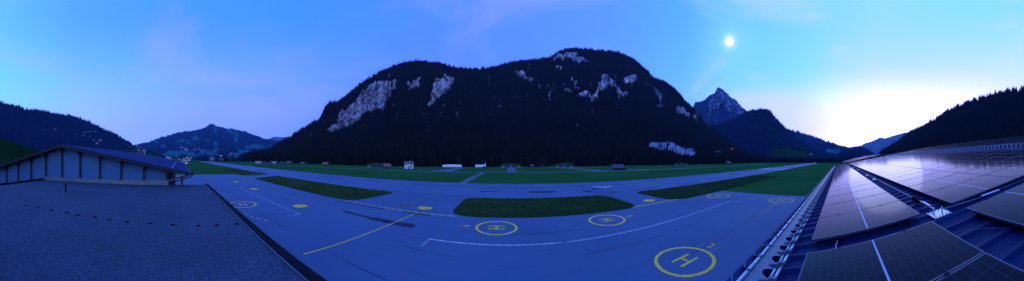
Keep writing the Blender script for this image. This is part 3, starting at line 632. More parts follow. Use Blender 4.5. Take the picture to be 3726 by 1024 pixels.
# helicopter stands: ring, letter H, number box
def helipad(x, y, num, side, label, ry=3.06, yo=0.):
    t = thing('helipad', label, 'helipad', (x, y, 0), 0, 'painted helicopter stands on the apron')
    flip_up(MB().ring(0, 0, ry-.36, ry, Z3+.006).build('ring', M['yellow'], t))
    h = MB()
    for s in (-1, 1): h.sheet([(-1.22, s*.6-.14), (1.22, s*.6-.14), (1.22, s*.6+.14), (-1.22, s*.6+.14)], Z3+.006)
    h.sheet([(-.15, -.46), (.15, -.46), (.15, .46), (-.15, .46)], Z3+.006)
    flip_up(h.build('letter', M['yellow'], t))
    a, b = ry+.02, ry+2.42; a, b = a*side, b*side; w = .11
    f = MB(); y0, y1 = -.98+yo, .98+yo
    f.line((a, y0), (b, y0), w, Z3+.006); f.line((a, y1), (b, y1), w, Z3+.006); f.line((b, y0-w/2), (b, y1+w/2), w, Z3+.0065)
    flip_up(f.build('number_box', M['yellow_thin'], t))
    if num: text('number', num, 1.75, M['yellow'], (side*(ry+1.3), yo, Z3+.0065), (0, 0, -math.pi/2 if side > 0 else math.pi/2), t)
    return t
helipad(-1.8, 30.35, '4', -1, 'yellow ringed H beside a boxed number 4, in front of the middle grass island')
helipad(15.5, 30.8, '5', 1, 'yellow ringed H beside a boxed number 5, near the end of the middle grass island')
helipad(15.5, 13.95, '2', 1, 'largest yellow ringed H, with boxed number 2, low in the view')
helipad(49.4, 14.0, '1', -1, 'yellow ringed H with the boxed number 1, close to the solar roof')
helipad(48.3, 31.4, '3', -1, 'yellow ringed H with the boxed number 3, beside the grass at the apron corner')
helipad(-43.0, 13.4, '', 1, 'yellow ringed H half hidden by the flat roof edge', yo=-.6)
# yellow direction boards painted on the ground
def board(pts, txt, ctr, rot, size, label, m='yellow', tm='black', inner=None):
    t = thing('ground_marking', label, 'painted sign', (0, 0, 0))
    flip_up(MB().sheet([(x, y) for x, y in pts], Z3+.007).build('background', M[m], t))
    n = len(pts); cx = sum(p[0] for p in pts)/n; cy = sum(p[1] for p in pts)/n
    bo = MB(); o2 = [(cx+(x-cx)*1.09, cy+(y-cy)*1.12) for x, y in pts]
    bo.add([(x, y, Z3+.0065) for x, y in o2+list(pts)], [(i, (i+1) % n, n+(i+1) % n, n+i) for i in range(n)])
    flip_up(bo.build('border', M['black' if m == 'yellow' else 'yellow_thin'], t))
    if txt: text('lettering', txt, size, M[tm], (*ctr, Z3+.0085), (0, 0, rot), t)
    return t
board([(-17.9, 38.15), (-17.9, 39.85), (-15.05, 39.9), (-15.0, 38.2), (-16.45, 37.3)], 'H 2', (-16.45, 38.85), math.pi, 1.35, 'yellow board lettered H 2, painted on the middle taxiway')
board([(29.9, 40.6), (31.3, 41.3), (32.9, 40.3), (32.7, 39.0), (31.2, 38.4), (29.7, 39.3)], 'H 1', (31.3, 39.8), math.pi*.97, 1.2, 'yellow board lettered H 1, painted on the right taxiway')
board([(-38.1, 22.9), (-37.3, 25.2), (-35.4, 25.2), (-35.2, 23.0), (-36.5, 22.2)], 'H 2', (-36.6, 24.0), math.pi*.97, 1.1, 'yellow five sided board marked H 2 on the left apron, nearest of the three')
board([(-64.4, 22.6), (-63.8, 24.6), (-61.7, 24.7), (-61.3, 22.9), (-62.8, 22.1)], 'H', (-62.8, 23.5), math.pi, 1.1, 'yellow painted board on the left apron, second of the three')
board([(-86.2, 22.6), (-85.6, 24.4), (-83.2, 24.4), (-82.6, 22.8), (-84.4, 22.2)], '', (-84, 23.4), math.pi, 1.1, 'yellow painted board on the left apron, farthest and thinnest of the three')
board([(-22.1, 38.05), (-22.1, 39.8), (-19.95, 39.85), (-19.95, 38.0)], 'C', (-21.0, 38.95), math.pi, 1.3, 'black painted square with a yellow letter C on the middle taxiway', 'black', 'yellow')
flat('asphalt_patch', [[(-58, 16.9), (-56.6, 17.3), (-56.4, 18.1), (-57.8, 17.7)]], Z3+.003, 'black', 'small dark plate beside the left stand')

# ------------------------------------------------------------------ grass islands between the apron and the runway
def rounded(pts, rad, n=7):
    out = []; k = len(pts)
    for i in range(k):
        p, a, b = Vector(pts[i]), Vector(pts[i-1]), Vector(pts[(i+1) % k]); r = rad[i]
        if r == 0: out.append(tuple(p)); continue
        u, v = (a-p).normalized(), (b-p).normalized(); s, e = p+u*r, p+v*r
        for j in range(n+1):
            t = j/n; out.append(tuple(s*(1-t)**2+p*2*t*(1-t)+e*t*t))
    return out
ISL = [rounded([(-95.5, 35.4), (-33.0, 35.3), (-31.2, 52.8), (-104, 52.8)], [0, 5, 4, 0]),
       rounded([(-10.5, 35.3), (26.0, 35.6), (25.2, 52.6), (-10.7, 52.4)], [4.5, 4.5, 4, 3]),
       rounded([(35.6, 36.0), (56.4, 35.5), (120, 35.5), (120, 52.9), (35.2, 52.7)], [4.5, 0, 0, 0, 4])]
names = ['long grass island on the left between apron and runway', 'grass island in the middle of the apron edge', 'grass verge on the right reaching to the runway']
for p, l in zip(ISL, names):
    mb = MB(); n = len(p); ins = [(x, y) for x, y in p]
    mb.prism(ins, .0, .05); o = mb.build('lawn', M['verge']); o['label'] = l; struct(o)
def blades(poly, dens, hmin, hmax, seed, label, far=None):
    g = np.random.default_rng(seed); xs = [p[0] for p in poly]; ys = [p[1] for p in poly]
    n = int((max(xs)-min(xs))*(max(ys)-min(ys))*dens)
    x = min(xs)+(max(xs)-min(xs))*g.random(n); y = min(ys)+(max(ys)-min(ys))*g.random(n)
    k = inside(poly, x, y); x, y = x[k], y[k]
    pn = vnoise(x*.5, y*.5, seed); fl = vnoise(x*.16, y*.3, seed+4)
    # tall growth keeps off the mown margin
    edge = inside([(cx_, cy_) for cx_, cy_ in [((a-np.mean(xs))*.975+np.mean(xs), (b-np.mean(ys))*.86+np.mean(ys)) for a, b in poly]], x, y)
    n = len(x); h = (hmin+(hmax-hmin)*g.random(n)**1.4)*(.55+.8*pn)*np.where(edge, 1., .45)
    tint = np.clip(.5*g.random(n)+.35*fl+np.where(edge, .18, 0)*g.random(n), 0, .84); bloom = (g.random(n) < .03*(.3+fl)); tint[bloom] = 1; tint[(g.random(n) < .12) & ~bloom & edge] = .86
    V = []; F = []; A = []; off = 0
    for q in range(3):
        t = g.random(n)*6.283; w = .05+.06*g.random(n); ln = .35*h*(g.random(n)-.2); d = g.random(n)*6.28; ox = (g.random(n)-.5)*.16; oy = (g.random(n)-.5)*.16
        a = np.stack([x+ox-w*np.cos(t), y+oy-w*np.sin(t), np.full(n, .04)], 1); b = np.stack([x+ox+w*np.cos(t), y+oy+w*np.sin(t), np.full(n, .04)], 1)
        c = np.stack([x+ox+ln*np.cos(d), y+oy+ln*np.sin(d), .05+h*(.7+.3*g.random(n))], 1)
        V.append(np.stack([a, b, c], 1).reshape(-1, 3)); F.append(off+np.arange(n*3).reshape(n, 3)); A.append(np.repeat(tint, 3)); off += n*3
    o = fast_mesh('grass', np.concatenate(V), np.concatenate(F), M['blade'], {'tint': np.concatenate(A)}); o['label'] = label; struct(o, 'stuff')
blades(ISL[0], 38, .10, .36, 1, 'tall tufted meadow grass on the long left island')
blades(ISL[1], 52, .10, .34, 2, 'tall tufted meadow grass on the middle island')
blades(ISL[2][:], 26, .10, .32, 3, 'tall tufted meadow grass on the right verge')
blades([(-190, 35), (-124.5, 34.6), (-113.5, 34.6), (-115.5, 52.6), (-190, 52.6)], 9, .15, .45, 4, 'meadow grass tip beside the far left taxiway')

# ------------------------------------------------------------------ the hangar under the camera: sheet roof with solar panels
SL = .2; AL = math.atan(SL); RZ = 8.75                    # roof sheet: z = RZ - SL*y
def rp(x, y, h=0.): return (x, y, RZ-SL*y+h)
X0, X1, EAVE, RIDGE = -1.0, 42.6, 1.25, -18.9; PITCH = .36
hang = thing('hangar', 'hangar carrying rows of solar panels on its dark ribbed metal roof', 'hangar', (0, 0, 0))
def ribbed(xa, xb, ya, yb, zf):
    prof = [(0, 0), (.055, 0), (.062, .005), (.073, .005), (.08, 0), (.125, 0), (.132, .005), (.143, .005), (.15, 0), (.20, 0), (.232, .046), (.288, .046), (.32, 0)]
    xs = []; n = int(round((xb-xa)/PITCH))
    for i in range(n): xs += [(xa+i*PITCH+u, h) for u, h in prof]
    xs.append((xa+n*PITCH, 0))
    mb = MB(); k = len(xs)
    for y in (ya, yb): mb.v += [(x, y, zf(y)+h) for x, h in xs]
    mb.f += [(i, i+1, k+i+1, k+i) for i in range(k-1)]
    return mb
flip_up(ribbed(X0, X1+.1, RIDGE, EAVE, lambda y: RZ-SL*y).build('roof_sheet', M['sheet'], hang))
zr = RZ-SL*RIDGE
flip_up(ribbed(X0, X1+.1, RIDGE-20, RIDGE, lambda y: zr-SL*(RIDGE-y)).build('roof_sheet', M['sheet'], hang))
MB().prism([(RIDGE-.25, zr-.03), (RIDGE, zr+.03), (RIDGE+.25, zr-.03), (RIDGE+.25, zr+.06), (RIDGE, zr+.12), (RIDGE-.25, zr+.06)], X0-.02, X1+.12, 'x').build('ridge_cap', M['sheet'], hang)
MB().prism([(.65, -.2), (.65, RZ-.33), (RIDGE, zr-.2), (RIDGE-19, RZ-.4), (RIDGE-19, -.2)], X0+.05, X1-.1, 'x').build('wall', M['timber'], hang)
MB().prism([(EAVE-.02, RZ-SL*EAVE-.18), (EAVE-.02, RZ-SL*EAVE-.02), (RIDGE, zr-.02), (RIDGE, zr-.18)], X1+.101, X1+.14, 'x').build('gable_trim', M['sheet'], hang)
gt = MB()
for x in np.arange(X0, X1, 2.): gt.bar((x, EAVE+.1, RZ-SL*EAVE-.14), (x+2.001, EAVE+.1, RZ-SL*EAVE-.14), .13, .1)
gt.build('gutter', M['sheet'], hang)
def repeat(name, me, locs, parent, keep=100):
    """the nearest copies as parts of their own, what is left over as one"""
    for l in locs[:keep]:
        o = bpy.data.objects.new(name, me); C.objects.link(o); o.parent = parent; o.location = l
    if len(locs) > keep:
        mb = MB(); vs = [v.co for v in me.vertices]; fs = [tuple(p.vertices) for p in me.polygons]
        for l in locs[keep:]: mb.add([v+Vector(l) for v in vs], fs)
        mb.build(name, me.materials[0], parent)['kind'] = 'stuff'
d_ = Vector(rp(0, 1.29, .05))-Vector(rp(0, 1.03, .052))
repeat('rib_filler', MB().tube((0, 0, 0), d_*.8, .018, 8).mesh('rib_filler', M['rubber']), [rp(X0+i*PITCH+.26, 1.03, .052) for i in range(7, int((X1-1.0)/PITCH))], hang)
repeat('gutter_bracket', MB().bar((.02, 0, 0), Vector(rp(.14, 1.33, .04))-Vector(rp(0, 1.27, 0)), .016, .01).mesh('gutter_bracket', M['galv_dull']), [rp(X0+i*PITCH, 1.27, 0) for i in range(7, int((X1-1.2)/PITCH))], hang)

# snow guard along the eave
gx0 = X0+6*PITCH+.26; NB = int((X1-.3-gx0)/PITCH)
sg = thing('snow_guard', 'galvanised snow guard fence with round cut-outs along the near roof edge', 'snow guard', (0, 0, 0))
xe = gx0+NB*PITCH
MB().bar(rp(gx0-.3, 1.0, .19), rp(xe, 1.0, .19), .032, .03).build('top_rail', M['galv'], sg)
MB().bar(rp(gx0-.3, .70, .075), rp(xe, .70, .075), .03, .03).build('base_rail', M['galv'], sg); MB().bar(rp(gx0-.3, .765, .07), rp(xe, .765, .07), .022, .022).build('base_rail', M['galv'], sg)
def guard_plate():
    mb = MB(); n = 10; P = PITCH; h = lambda v: (0.79+v*.19, .075+v*.085)          # v: 0 low edge, 1 by the top rail
    out = []
    arc = [(P/2+.095*math.cos(math.pi-math.pi*i/n), (.50*math.sin(math.pi*i/n))) for i in range(n+1)]
    top = [(P*(i/n), 1.) for i in range(n+1)]
    V = []
    for (u, v) in arc+top: y, z = h(v); V.append((u, y, z-SL*y))
    f = [(i, i+1, n+1+i+1, n+1+i) for i in range(n)]
    V += [(0, h(0)[0], h(0)[1]-SL*h(0)[0]), (P, h(0)[0], h(0)[1]-SL*h(0)[0])]; k = 2*n+2
    f += [(k, 0, n+1), (n, k+1, 2*n+1)]
    return V, f
gv, gf = guard_plate()
def bracket(mb, x):
    mb.bar((x, .66, .10-SL*.66), (x, 1.0, .105-SL*1.0), .05, .018)
    mb.box((x, .70, .115-SL*.70), (.06, .07, .03)); mb.box((x, .95, .115-SL*.95), (.05, .05, .02))
    mb.bar((x-.03, .93, .105-SL*.93), (x+.03, 1.0, .18-SL*1.), .025, .012)
    mb.bar((x, .74, 0-SL*.74), (x, .74, .1-SL*.74), .03, .03)
    mb.box((x+.02, 1.0, .205-SL*1.), (.03, .055, .018))
    mb.add([(p[0]+x, p[1], p[2]) for p in gv], gf)
    return mb
br0 = bracket(MB(), 0.).mesh('bracket', M['galv_dull'])
for i in range(100):
    o = bpy.data.objects.new('bracket', br0); C.objects.link(o); o.parent = sg; o.location = (gx0+i*PITCH, 0, RZ)
rest = MB()
for i in range(100, NB): bracket(rest, gx0+i*PITCH)
o = rest.build('bracket', M['galv_dull'], sg); o.location = (0, 0, RZ); o['kind'] = 'stuff'
# second guard, a light lattice half way up the roof
sg2 = thing('snow_guard', 'light zigzag lattice snow guard running across the middle of the solar roof', 'snow guard', (0, 0, 0))
YG = -9.25
b = MB(); b.bar(rp(2., YG, .33), rp(X1-.3, YG, .33), .03, .03); b.build('top_rail', M['galv'], sg2)
for dy in (-.18, .22): MB().bar(rp(2., YG+dy, .08), rp(X1-.3, YG+dy, .08), .03, .03).build('base_rail', M['galv'], sg2)
z = MB()
for i in range(int((X1-2.5)/PITCH)):
    x = 2.+i*PITCH; z.bar(rp(x, YG-.18, .08), rp(x+.02, YG, .33), .028, .014); z.bar(rp(x, YG+.22, .08), rp(x+.1, YG, .33), .026, .014); z.bar(rp(x+.1, YG, .33), rp(x+.34, YG+.05, .12), .016, .012); z.bar(rp(x+.3, YG, .33), rp(x+.08, YG+.05, .12), .016, .012)
z.build('lattice', M['galv'], sg2)

# solar panels
PW, PL = 1.134, 1.69; PX = 1.155; TOP = .14
def make_panel():
    t = thing('solar_panel', 'x', 'solar panel', (0, 0, 0), rx=-AL)
    f = MB(); w = .011; hx, hy = PW/2, PL/2
    for s in (-1, 1):
        f.box((s*(hx-w/2), 0, -.0175), (w, PL, .035)); f.box((0, s*(hy-w/2), -.0175), (PW-2*w, w, .035))
    f.build('frame', M['pframe_lit'], t)
    o = MB().sheet([(-hx+w, -hy+w), (hx-w, -hy+w), (hx-w, hy-w), (-hx+w, hy-w)], -.002).build('glass', M['pv'], t); flip_up(o)
    MB().sheet([(-hx+w, -hy+w), (hx-w, -hy+w), (hx-w, hy-w), (-hx+w, hy-w)], -.012).build('back_sheet', M['pframe'], t)
    c = []
    for y in (-.43, .43):
        c.append(MB().box((hx+.0105, y, -.002), (.03, .045, .012)).build('clamp', M['rubber'], t))
    return kids(t)
M['pframe_lit'] = mat('panel_frame_metal', (.10, .12, .18), (.08, .1, .15), 8., rough=.4, metal=.5, spec=.5)
proto = make_panel(); first = [True]
def panel(xc, yc, label, group):
    loc = rp(xc, yc, TOP)
    if first[0]:
        first[0] = False; proto.location = loc; proto['label'] = label; proto['group'] = group; return proto
    return dup(proto, loc, None, label, group)
YA = -.418; YB = [-2.655-1.675*k for k in range(4)]; YF = [-10.74-1.675*k for k in range(5)]
ncol = 34; xs0 = 3.1+PW/2
near = [(2.65-PW/2, YA, 'largest solar panel at the bottom of the view, its pale cell grid clearly visible'), (2.65-PX-PW/2, YA, 'solar panel cut by the bottom edge of the view, next to the largest one'),
        (2.65-PW/2, YB[0], 'solar panel alone beyond the bare ribbed strip at the right, nearest the anchor plate'), (2.65-PX-PW/2, YB[0], 'solar panel in the lower right corner with only a sliver of its grid showing'), (2.65-PW/2, YB[1], 'solar panel at the extreme right, uphill of the one by the anchor plate')]
for x, y, l in near: panel(x, y, l, 'solar panels below the cross gap')
for i in range(ncol):
    l = 'solar panel in the single eave row, reflecting the pale sky'
    if i == 0: l = 'first solar panel of the single eave row, with one free dark edge facing the gap'
    panel(xs0+i*PX, YA, l, 'solar panels in the eave row')
words_ = ['first', 'second', 'third', 'fourth']
for r, y in enumerate(YB):
    for i in range(ncol):
        l = f'solar panel in the {words_[r]} row uphill of the lifeline cable'
        if i == 0 and r == 0: l = 'solar panel at the lower corner of the big array, over the anchor plate'
        panel(xs0+i*PX, y, l, f'solar panels in the {words_[r]} row above the cable')
for r, y in enumerate(YF[:2]):
    for i in range(ncol):
        panel(xs0+i*PX, y, f'dim solar panel in the {words_[r]} row beyond the lattice snow guard', f'solar panels in the {words_[r]} row beyond the lattice')
mb = MB(); gm = MB()
for y in YF[2:]:
    for i in range(ncol):
        mb.box(rp(xs0+i*PX, y, TOP-.017), (PW, PL, .034), rx=-AL)
        gm.box(rp(xs0+i*PX, y, TOP+.0015), (PW-.03, PL-.03, .002), rx=-AL)
rt = thing('solar_panel_rows', 'three dim topmost rows of solar panels below the roof ridge', 'solar panels'); struct(rt, 'stuff')
mb.build('frame', M['pframe_lit'], rt); gm.build('glass', M['pv_far'] if 'pv_far' in M else M['pv'], rt)
rl = thing('mounting_rail', 'dark mounting rails under the solar panels', 'rails')
b = MB()
for y in [YA-.4, YA+.4]+[q+d for q in YB+YF for d in (-.4, .4)]: b.bar(rp(3.13, y, .07), rp(X1-.3, y, .07), .05, .05)
for y in [YA-.4, YA+.4]+[q+d for q in YB[:2] for d in (-.4, .4)]: b.bar(rp(-.9, y, .07), rp(2.62, y, .07), .05, .05)
b.build('rail', M['rubber'], rl)

# lifeline: anchor plate, rings, turnbuckle, cable and its supports
ll = thing('lifeline', 'steel safety cable with anchor plate and turnbuckle between the panel rows', 'lifeline')
yl = -1.53
MB().box(rp(3.05, -1.56, .058), (.34, .30, .008), rx=-AL).build('anchor_plate', M['alu'], ll)
for (x, y) in ((3.12, -1.50), (3.02, -1.60)):
    r = MB()
    for i in range(14):
        a, b_ = 2*math.pi*i/14, 2*math.pi*(i+1)/14
        r.tube(rp(x+.035*math.cos(a), y-.02*math.cos(a), .11+.045*math.sin(a)), rp(x+.035*math.cos(b_), y-.02*math.cos(b_), .11+.045*math.sin(b_)), .009, 5)
    r.build('ring', M['galv'], ll)
for i in range(5):
    for x in (2.91, 3.19): MB().tube(rp(x, -1.68+.06*i, .06), rp(x, -1.68+.06*i, .078), .008, 6).build('bolt', M['galv_dull'], ll)
tb = MB(); tb.tube(rp(3.15, -1.51, .12), rp(3.3, -1.52, .13), .011, 6); tb.tube(rp(3.3, -1.52, .13), rp(3.62, -1.53, .135), .026, 8); tb.tube(rp(3.62, -1.53, .135), rp(3.95, yl, .13), .011, 6)
tb.build('turnbuckle', M['alu'], ll)
cl = MB()
for i in range(5): cl.box(rp(3.86+.07*i, yl+random.uniform(-.03, .03), .12), (.03, .075, .085), rz=random.uniform(-.5, .5))
cl.build('cable_clamp', M['rubber'], ll)
MB().tube(rp(3.9, yl, .13), rp(X1-1, yl, .13), .0065, 6).build('cable', M['cable'], ll)
MB().tube(rp(3.0, -1.62, .12), rp(2.93, -2.2, .11), .014, 6).tube(rp(2.93, -2.2, .11), rp(2.9, -9., .11), .007, 6).build('cable', M['galv_dull'], ll)
MB().tube(rp(2.94, -2.35, .115), rp(2.9, -2.75, .115), .02, 6).build('turnbuckle', M['alu'], ll)
for x in (9.2, 11.6, 17.5, 23.8, 30., 36.):
    MB().box(rp(x, yl, .06), (.34, .13, .012), rx=-AL).box(rp(x, yl, .1), (.05, .05, .08)).build('support_plate', M['alu'], ll)
# loose cables in the cross gap
def cable(name, pts, rad, m, label):
    mb = MB()
    for p, q in zip(pts[:-1], pts[1:]): mb.tube(p, q, rad, 6)
    return tag(mb.build(name, M[m], smooth=True), label, 'cable')
cable('cable', [rp(2.3-.012*i**1.6, -1.3-.055*i, .035+.012*math.sin(i*.35)) for i in range(11)], .0032, 'galv_dull', 'thin pale cable lying in the ribbed strip at the right')
cable('cable', [rp(3.14, .02, .1), rp(3.06, .03, .06), rp(2.96, .05, .05), rp(2.8, .05, .055)], .006, 'cable', 'short white cable hanging from the first eave row panel')
cable('cable', [rp(3.13-.05*i, -1.02-.05*math.sin(i*.8), .1-.012*i) for i in range(9)], .016, 'rubber', 'black conduit looping across the gap under the eave row corner')
for y, l in ((.05, 'small black clamp under the eave row panel near the white cable'), (-1.0, 'small black clamp under the eave row corner near the conduit')):
    o = MB().box((0, 0, 0), (.05, .06, .04)).box((.02, .05, .01), (.03, .03, .05)).box((-.01, -.05, 0), (.03, .02, .06)).build('clamp_block', M['rubber'], loc=rp(3.1, y, .09)); tag(o, l, 'clamp')

# hangar beyond, its solar roof just peeping over
h2 = thing('hangar', 'next hangar beyond, only a bright corner of its solar roof visible', 'hangar', (56, 0, 0))
flip_up(MB().add([(0, -11.5, 11.45), (46, -11.5, 11.45), (46, -1.2, 9.05), (0, -1.2, 9.05)], [(0, 1, 2, 3)]).build('solar_roof', M['pv'], h2))
MB().prism([(-1.3, -.1), (-1.3, 9.0), (-11.5, 11.35), (-22, 9.0), (-22, -.1)], .2, 45.8, 'x').build('wall', M['timber'], h2)
flip_up(MB().add([(0, -11.5, 11.45), (0, -22.3, 9.0), (46, -22.3, 9.0), (46, -11.5, 11.45)], [(0, 1, 2, 3)]).build('roof_sheet', M['sheet'], h2))

# ------------------------------------------------------------------ flat gravel roof between the hangars
GZ = 7.55
an = thing('flat_roof_building', 'low flat gravel roofed building between the two hangars', 'building')
o = MB().prism([(-18.95, -14.1), (-1.06, -14.1), (-1.06, 2.37), (-18.95, 2.37)], GZ-.2, GZ).build('gravel_roof', M['gravel'], an)
MB().box((-10., 2.5, GZ-.1), (18.1, .26, .36)).build('roof_edge', M['membrane'], an); MB().box((-10., -14.22, GZ-.06), (18.1, .24, .44)).build('roof_edge', M['membrane'], an)
e = MB(); e.box((-10., 2.345, GZ+.03), (18.1, .03, .07)); e.build('edge_strip', M['galv_dull'], an)
MB().box((-10.5, -5.8, GZ/2-.2), (16.6, 16.4, GZ-.1)).build('wall', M['concrete'], an)
cw = [(-8.07,-7.2),(-8.12,-6.47),(-8.04,-5.57),(-8.0,-4.73),(-7.91,-4.15),(-7.93,-3.34),(-7.84,-2.7),(-7.73,-1.95),(-7.7,-1.07),(-7.64,-.23),(-7.5,.7),(-7.46,1.35),(-7.44,2.1)]
w0 = None
for x, y in cw:
    if w0 is None:
        w0 = thing('cable_block', 'small black block holding the thin cable on the gravel roof', 'block', (x, y, GZ), 0, 'blocks under the gravel roof cable')
        MB().box((0, 0, .02), (.1, .13, .05)).build('base', M['rubber'], w0, bevel=.008); MB().box((0, 0, .055), (.03, .04, .025)).build('clip', M['galv_dull'], w0); kids(w0)
    else: dup(w0, (x, y, GZ), random.uniform(-.2, .2))
cable('cable', [(x, y, GZ+.055) for x, y in cw], .004, 'galv_dull', 'thin cable lying on black blocks across the gravel roof')
pp = thing('vent_pipe', 'short black pipe standing up from the gravel roof', 'pipe', (-13.1, -7.85, GZ))
MB().tube((0, 0, -.02), (0, 0, .46), .06, 12).build('pipe', M['membrane'], pp); MB().tube((0, 0, .46), (0, 0, .52), .08, 12).build('cap', M['membrane'], pp); MB().tube((0, 0, -.01), (0, 0, .03), .13, 12).build('collar', M['membrane'], pp)

# ------------------------------------------------------------------ neighbouring hangar with the gable wall
gb = thing('hangar', 'gabled hangar with pale blue boarded end wall and dark timber posts', 'hangar', (-19, 0, 0))
RYG, RZG = -11.55, 11.40; EYG, EZG = 1.13, 8.68; LYG, LZG = -24.6, 8.15
def zroof(y): return RZG+(EZG-RZG)*(y-RYG)/(EYG-RYG) if y > RYG else RZG+(LZG-RZG)*(y-RYG)/(LYG-RYG)
XF = -43.                                        # far gable in local x
def clad():
    m, nt, b = newmat('horizontal_boards'); tc = nd(nt, 'ShaderNodeTexCoord'); s = nd(nt, 'ShaderNodeSeparateXYZ'); nt.links.new(tc.outputs['Object'], s.inputs[0])
    f = mth(nt, 'FRACT', mth(nt, 'DIVIDE', s.outputs[2], .115)); n = noise(nt, 3., 4, stretch=(1, .2, 8))
    c = mixc(nt, n, (.048, .175, .40), (.066, .215, .47)); c = mixc(nt, step(nt, f, .80, .97), c, (.05, .075, .13))
    nt.links.new(c, b.inputs['Base Color']); b.inputs['Roughness'].default_value = .75; bump(nt, b, f, .7, .02); return m
M['clad'] = clad()
wy = [-.98]+[-1.06-2.14*i for i in range(1, 11)]; yl_ = -23.2
ys = [-.98, RYG, yl_]
MB().prism([(-.98, 0), (-.98, zroof(-.98)-.3), (RYG, zroof(RYG)-.3), (yl_, zroof(yl_)-.3), (yl_, 0)], -.25, 0, 'x').build('end_wall', M['clad'], gb)
for i in range(11):
    y = -1.06-2.14*i
    MB().box((.075, y, (zroof(y)-.34+5)/2), (.15, .2, zroof(y)-.34-5)).build('post', M['timber'], gb)
    MB().box((.42, y+.06, zroof(y)-.43), (.84, .26, .2)).box((.2, y+.06, zroof(y)-.62), (.4, .22, .2)).build('beam_end', M['timber'], gb)
MB().box((.11, -7.55, GZ+.19), (.11, 13.2, .38)).build('flashing', M['flash'], gb)
th_ = .10
for a, b_, nm in (((RYG, RZG), (EYG, EZG), 'roof'), ((RYG, RZG), (LYG, LZG), 'roof')):
    pol = [(a[0], a[1]-th_), (b_[0], b_[1]-th_), (b_[0], b_[1]), (a[0], a[1])]
    MB().prism(pol, XF, .985, 'x').build(nm, M['sheet_old'], gb)
    pol = [(a[0], a[1]-.30), (b_[0], b_[1]-.26), (b_[0], b_[1]-th_-.002), (a[0], a[1]-th_-.002)]
    MB().prism(pol, .90, .96, 'x').build('barge_board', M['timber'], gb)
    pol = [(a[0], a[1]-.16), (b_[0], b_[1]-.16), (b_[0], b_[1]-th_-.004), (a[0], a[1]-th_-.004)]
    MB().prism(pol, XF+.1, .898, 'x').build('soffit', M['timber'], gb)
MB().box((XF/2, -.98-.2, 4.2), (-XF-.6, .3, 8.4)).build('side_wall', M['timber'], gb)
MB().bar((.05, -.9, 7.95), (.05, .7, 8.38), .14, .18).build('strut', M['timber_grey'], gb)
MB().bar((-.1, .72, 8.42), (XF+.3, .72, 8.42), .2, .22).build('purlin', M['timber'], gb)
MB().box((.0, .25, 7.9), (.16, .16, .7)).box((-2.5, .3, 4.), (.2, .2, 8.)).build('post', M['timber'], gb)
g2 = MB(); g2.tube((.99, EYG+.07, EZG-.1), (XF, EYG+.07, EZG-.1), .075, 8); g2.build('gutter', M['membrane'], gb)
dp = MB(); dp.tube((.95, EYG+.05, EZG-.12), (.9, EYG-.1, EZG-.32), .045, 8); dp.tube((.9, EYG-.1, EZG-.32), (.3, -.85, 7.72), .045, 8); dp.tube((.3, -.85, 7.72), (.3, -.9, 7.5), .045, 8); dp.build('downpipe', M['membrane'], gb)
sn = MB(); sn.tube((.6, EYG-1.75, zroof(EYG-1.75)+.05), (XF+1, EYG-1.75, zroof(EYG-1.75)+.05), .022, 5); sn.build('lightning_cable', M['cable'], gb)
sn = MB(); sn.tube((.9, EYG-.12, zroof(EYG-.12)+.04), (XF+1, EYG-.12, zroof(EYG-.12)+.04), .018, 5); sn.build('eave_trim', M['flash'], gb)

# ------------------------------------------------------------------ small buildings across the field
def gable(name, label, cat, loc, rz, L, W, hw, hr, wm, rm, over=.5, windows=(), doors=(), parts=True, group=None):
    """gable house: ridge along local x; windows/doors = (wall, u, z, w, h, material) on walls 's','n','e','w'"""
    t = thing(name, label, cat, loc, rz, group)
    MB().prism([(-W/2, -.3), (W/2, -.3), (W/2, hw), (0, hw+hr), (-W/2, hw)], -L/2, L/2, 'x').build('wall', M[wm], t)
    k = hr/(W/2); o = over; thk = .16
    r = MB()
    for s in (-1, 1):
        a = (0, hw+hr+.03); b_ = (s*(W/2+o), hw-k*o+.03)
        r.prism([a, b_, (b_[0], b_[1]+thk), (0, a[1]+thk)], -L/2-o, L/2+o, 'x')
    r.build('roof', M[rm], t)
    def opening(nm, wall, u, z, w, h, m):
        d = .06
        c = {'s': (u, -W/2-d/2+.01, z), 'n': (u, W/2+d/2-.01, z), 'e': (L/2+d/2-.01, u, z), 'w': (-L/2-d/2+.01, u, z)}[wall]
        dim = (w, d, h) if wall in 'sn' else (d, w, h)
        f = MB().box(c, dim).build(nm, M[m], t)
        return f
    for q in windows: opening('window', *q)
    for q in doors: opening('door', *q)
    return t
AZ = lambda x, y: math.atan2(x, y)
t = gable('white_house', 'white two storey house with violet tiled roof out on the meadow', 'house', (-93.6, 181, 0), .5, 8.4, 7.0, 4.6, 2.1, 'white_wall', 'tile_violet', .5,
      [('s', -2.4, 1.9, .9, 1.0, 'dark_glass'), ('s', -2.4, 4.0, .8, .6, 'dark_glass'), ('s', 2.4, 3.9, .8, .7, 'dark_glass'), ('e', .8, 4.6, .9, .9, 'dark_glass'), ('e', -1.4, 3.1, 1.2, .9, 'dark_glass'), ('s', 1.7, 2.0, 1.9, 1.8, 'dark_glass')], [('s', -.4, 1.1, 1.1, 2.2, 'barn_dark')])
MB().box((1.2, .8, 6.6), (.7, .7, 1.3)).build('chimney', M['white_wall'], t)
p = MB(); p.box((5.2, -1.6, 2.35), (3., 4.2, .12)); 
for x, y in ((6.5, -3.5), (6.5, .3), (4., -3.5)): p.box((x, y, 1.15), (.14, .14, 2.3))
p.box((5.2, -3.6, .6), (3., .1, 1.1)); p.build('porch', M['tile_blue'], t)
v = thing('parked_car', 'small pale car parked beside the white house', 'car', (-100.2, 179.5, 0), .2)
MB().prism([(-2.0, .25), (2.0, .25), (2.0, .75), (1.5, .85), (.9, 1.38), (-1.1, 1.4), (-1.7, .9), (-2.0, .85)], -.8, .8, 'y').build('body', M['flash'], v, bevel=.06)
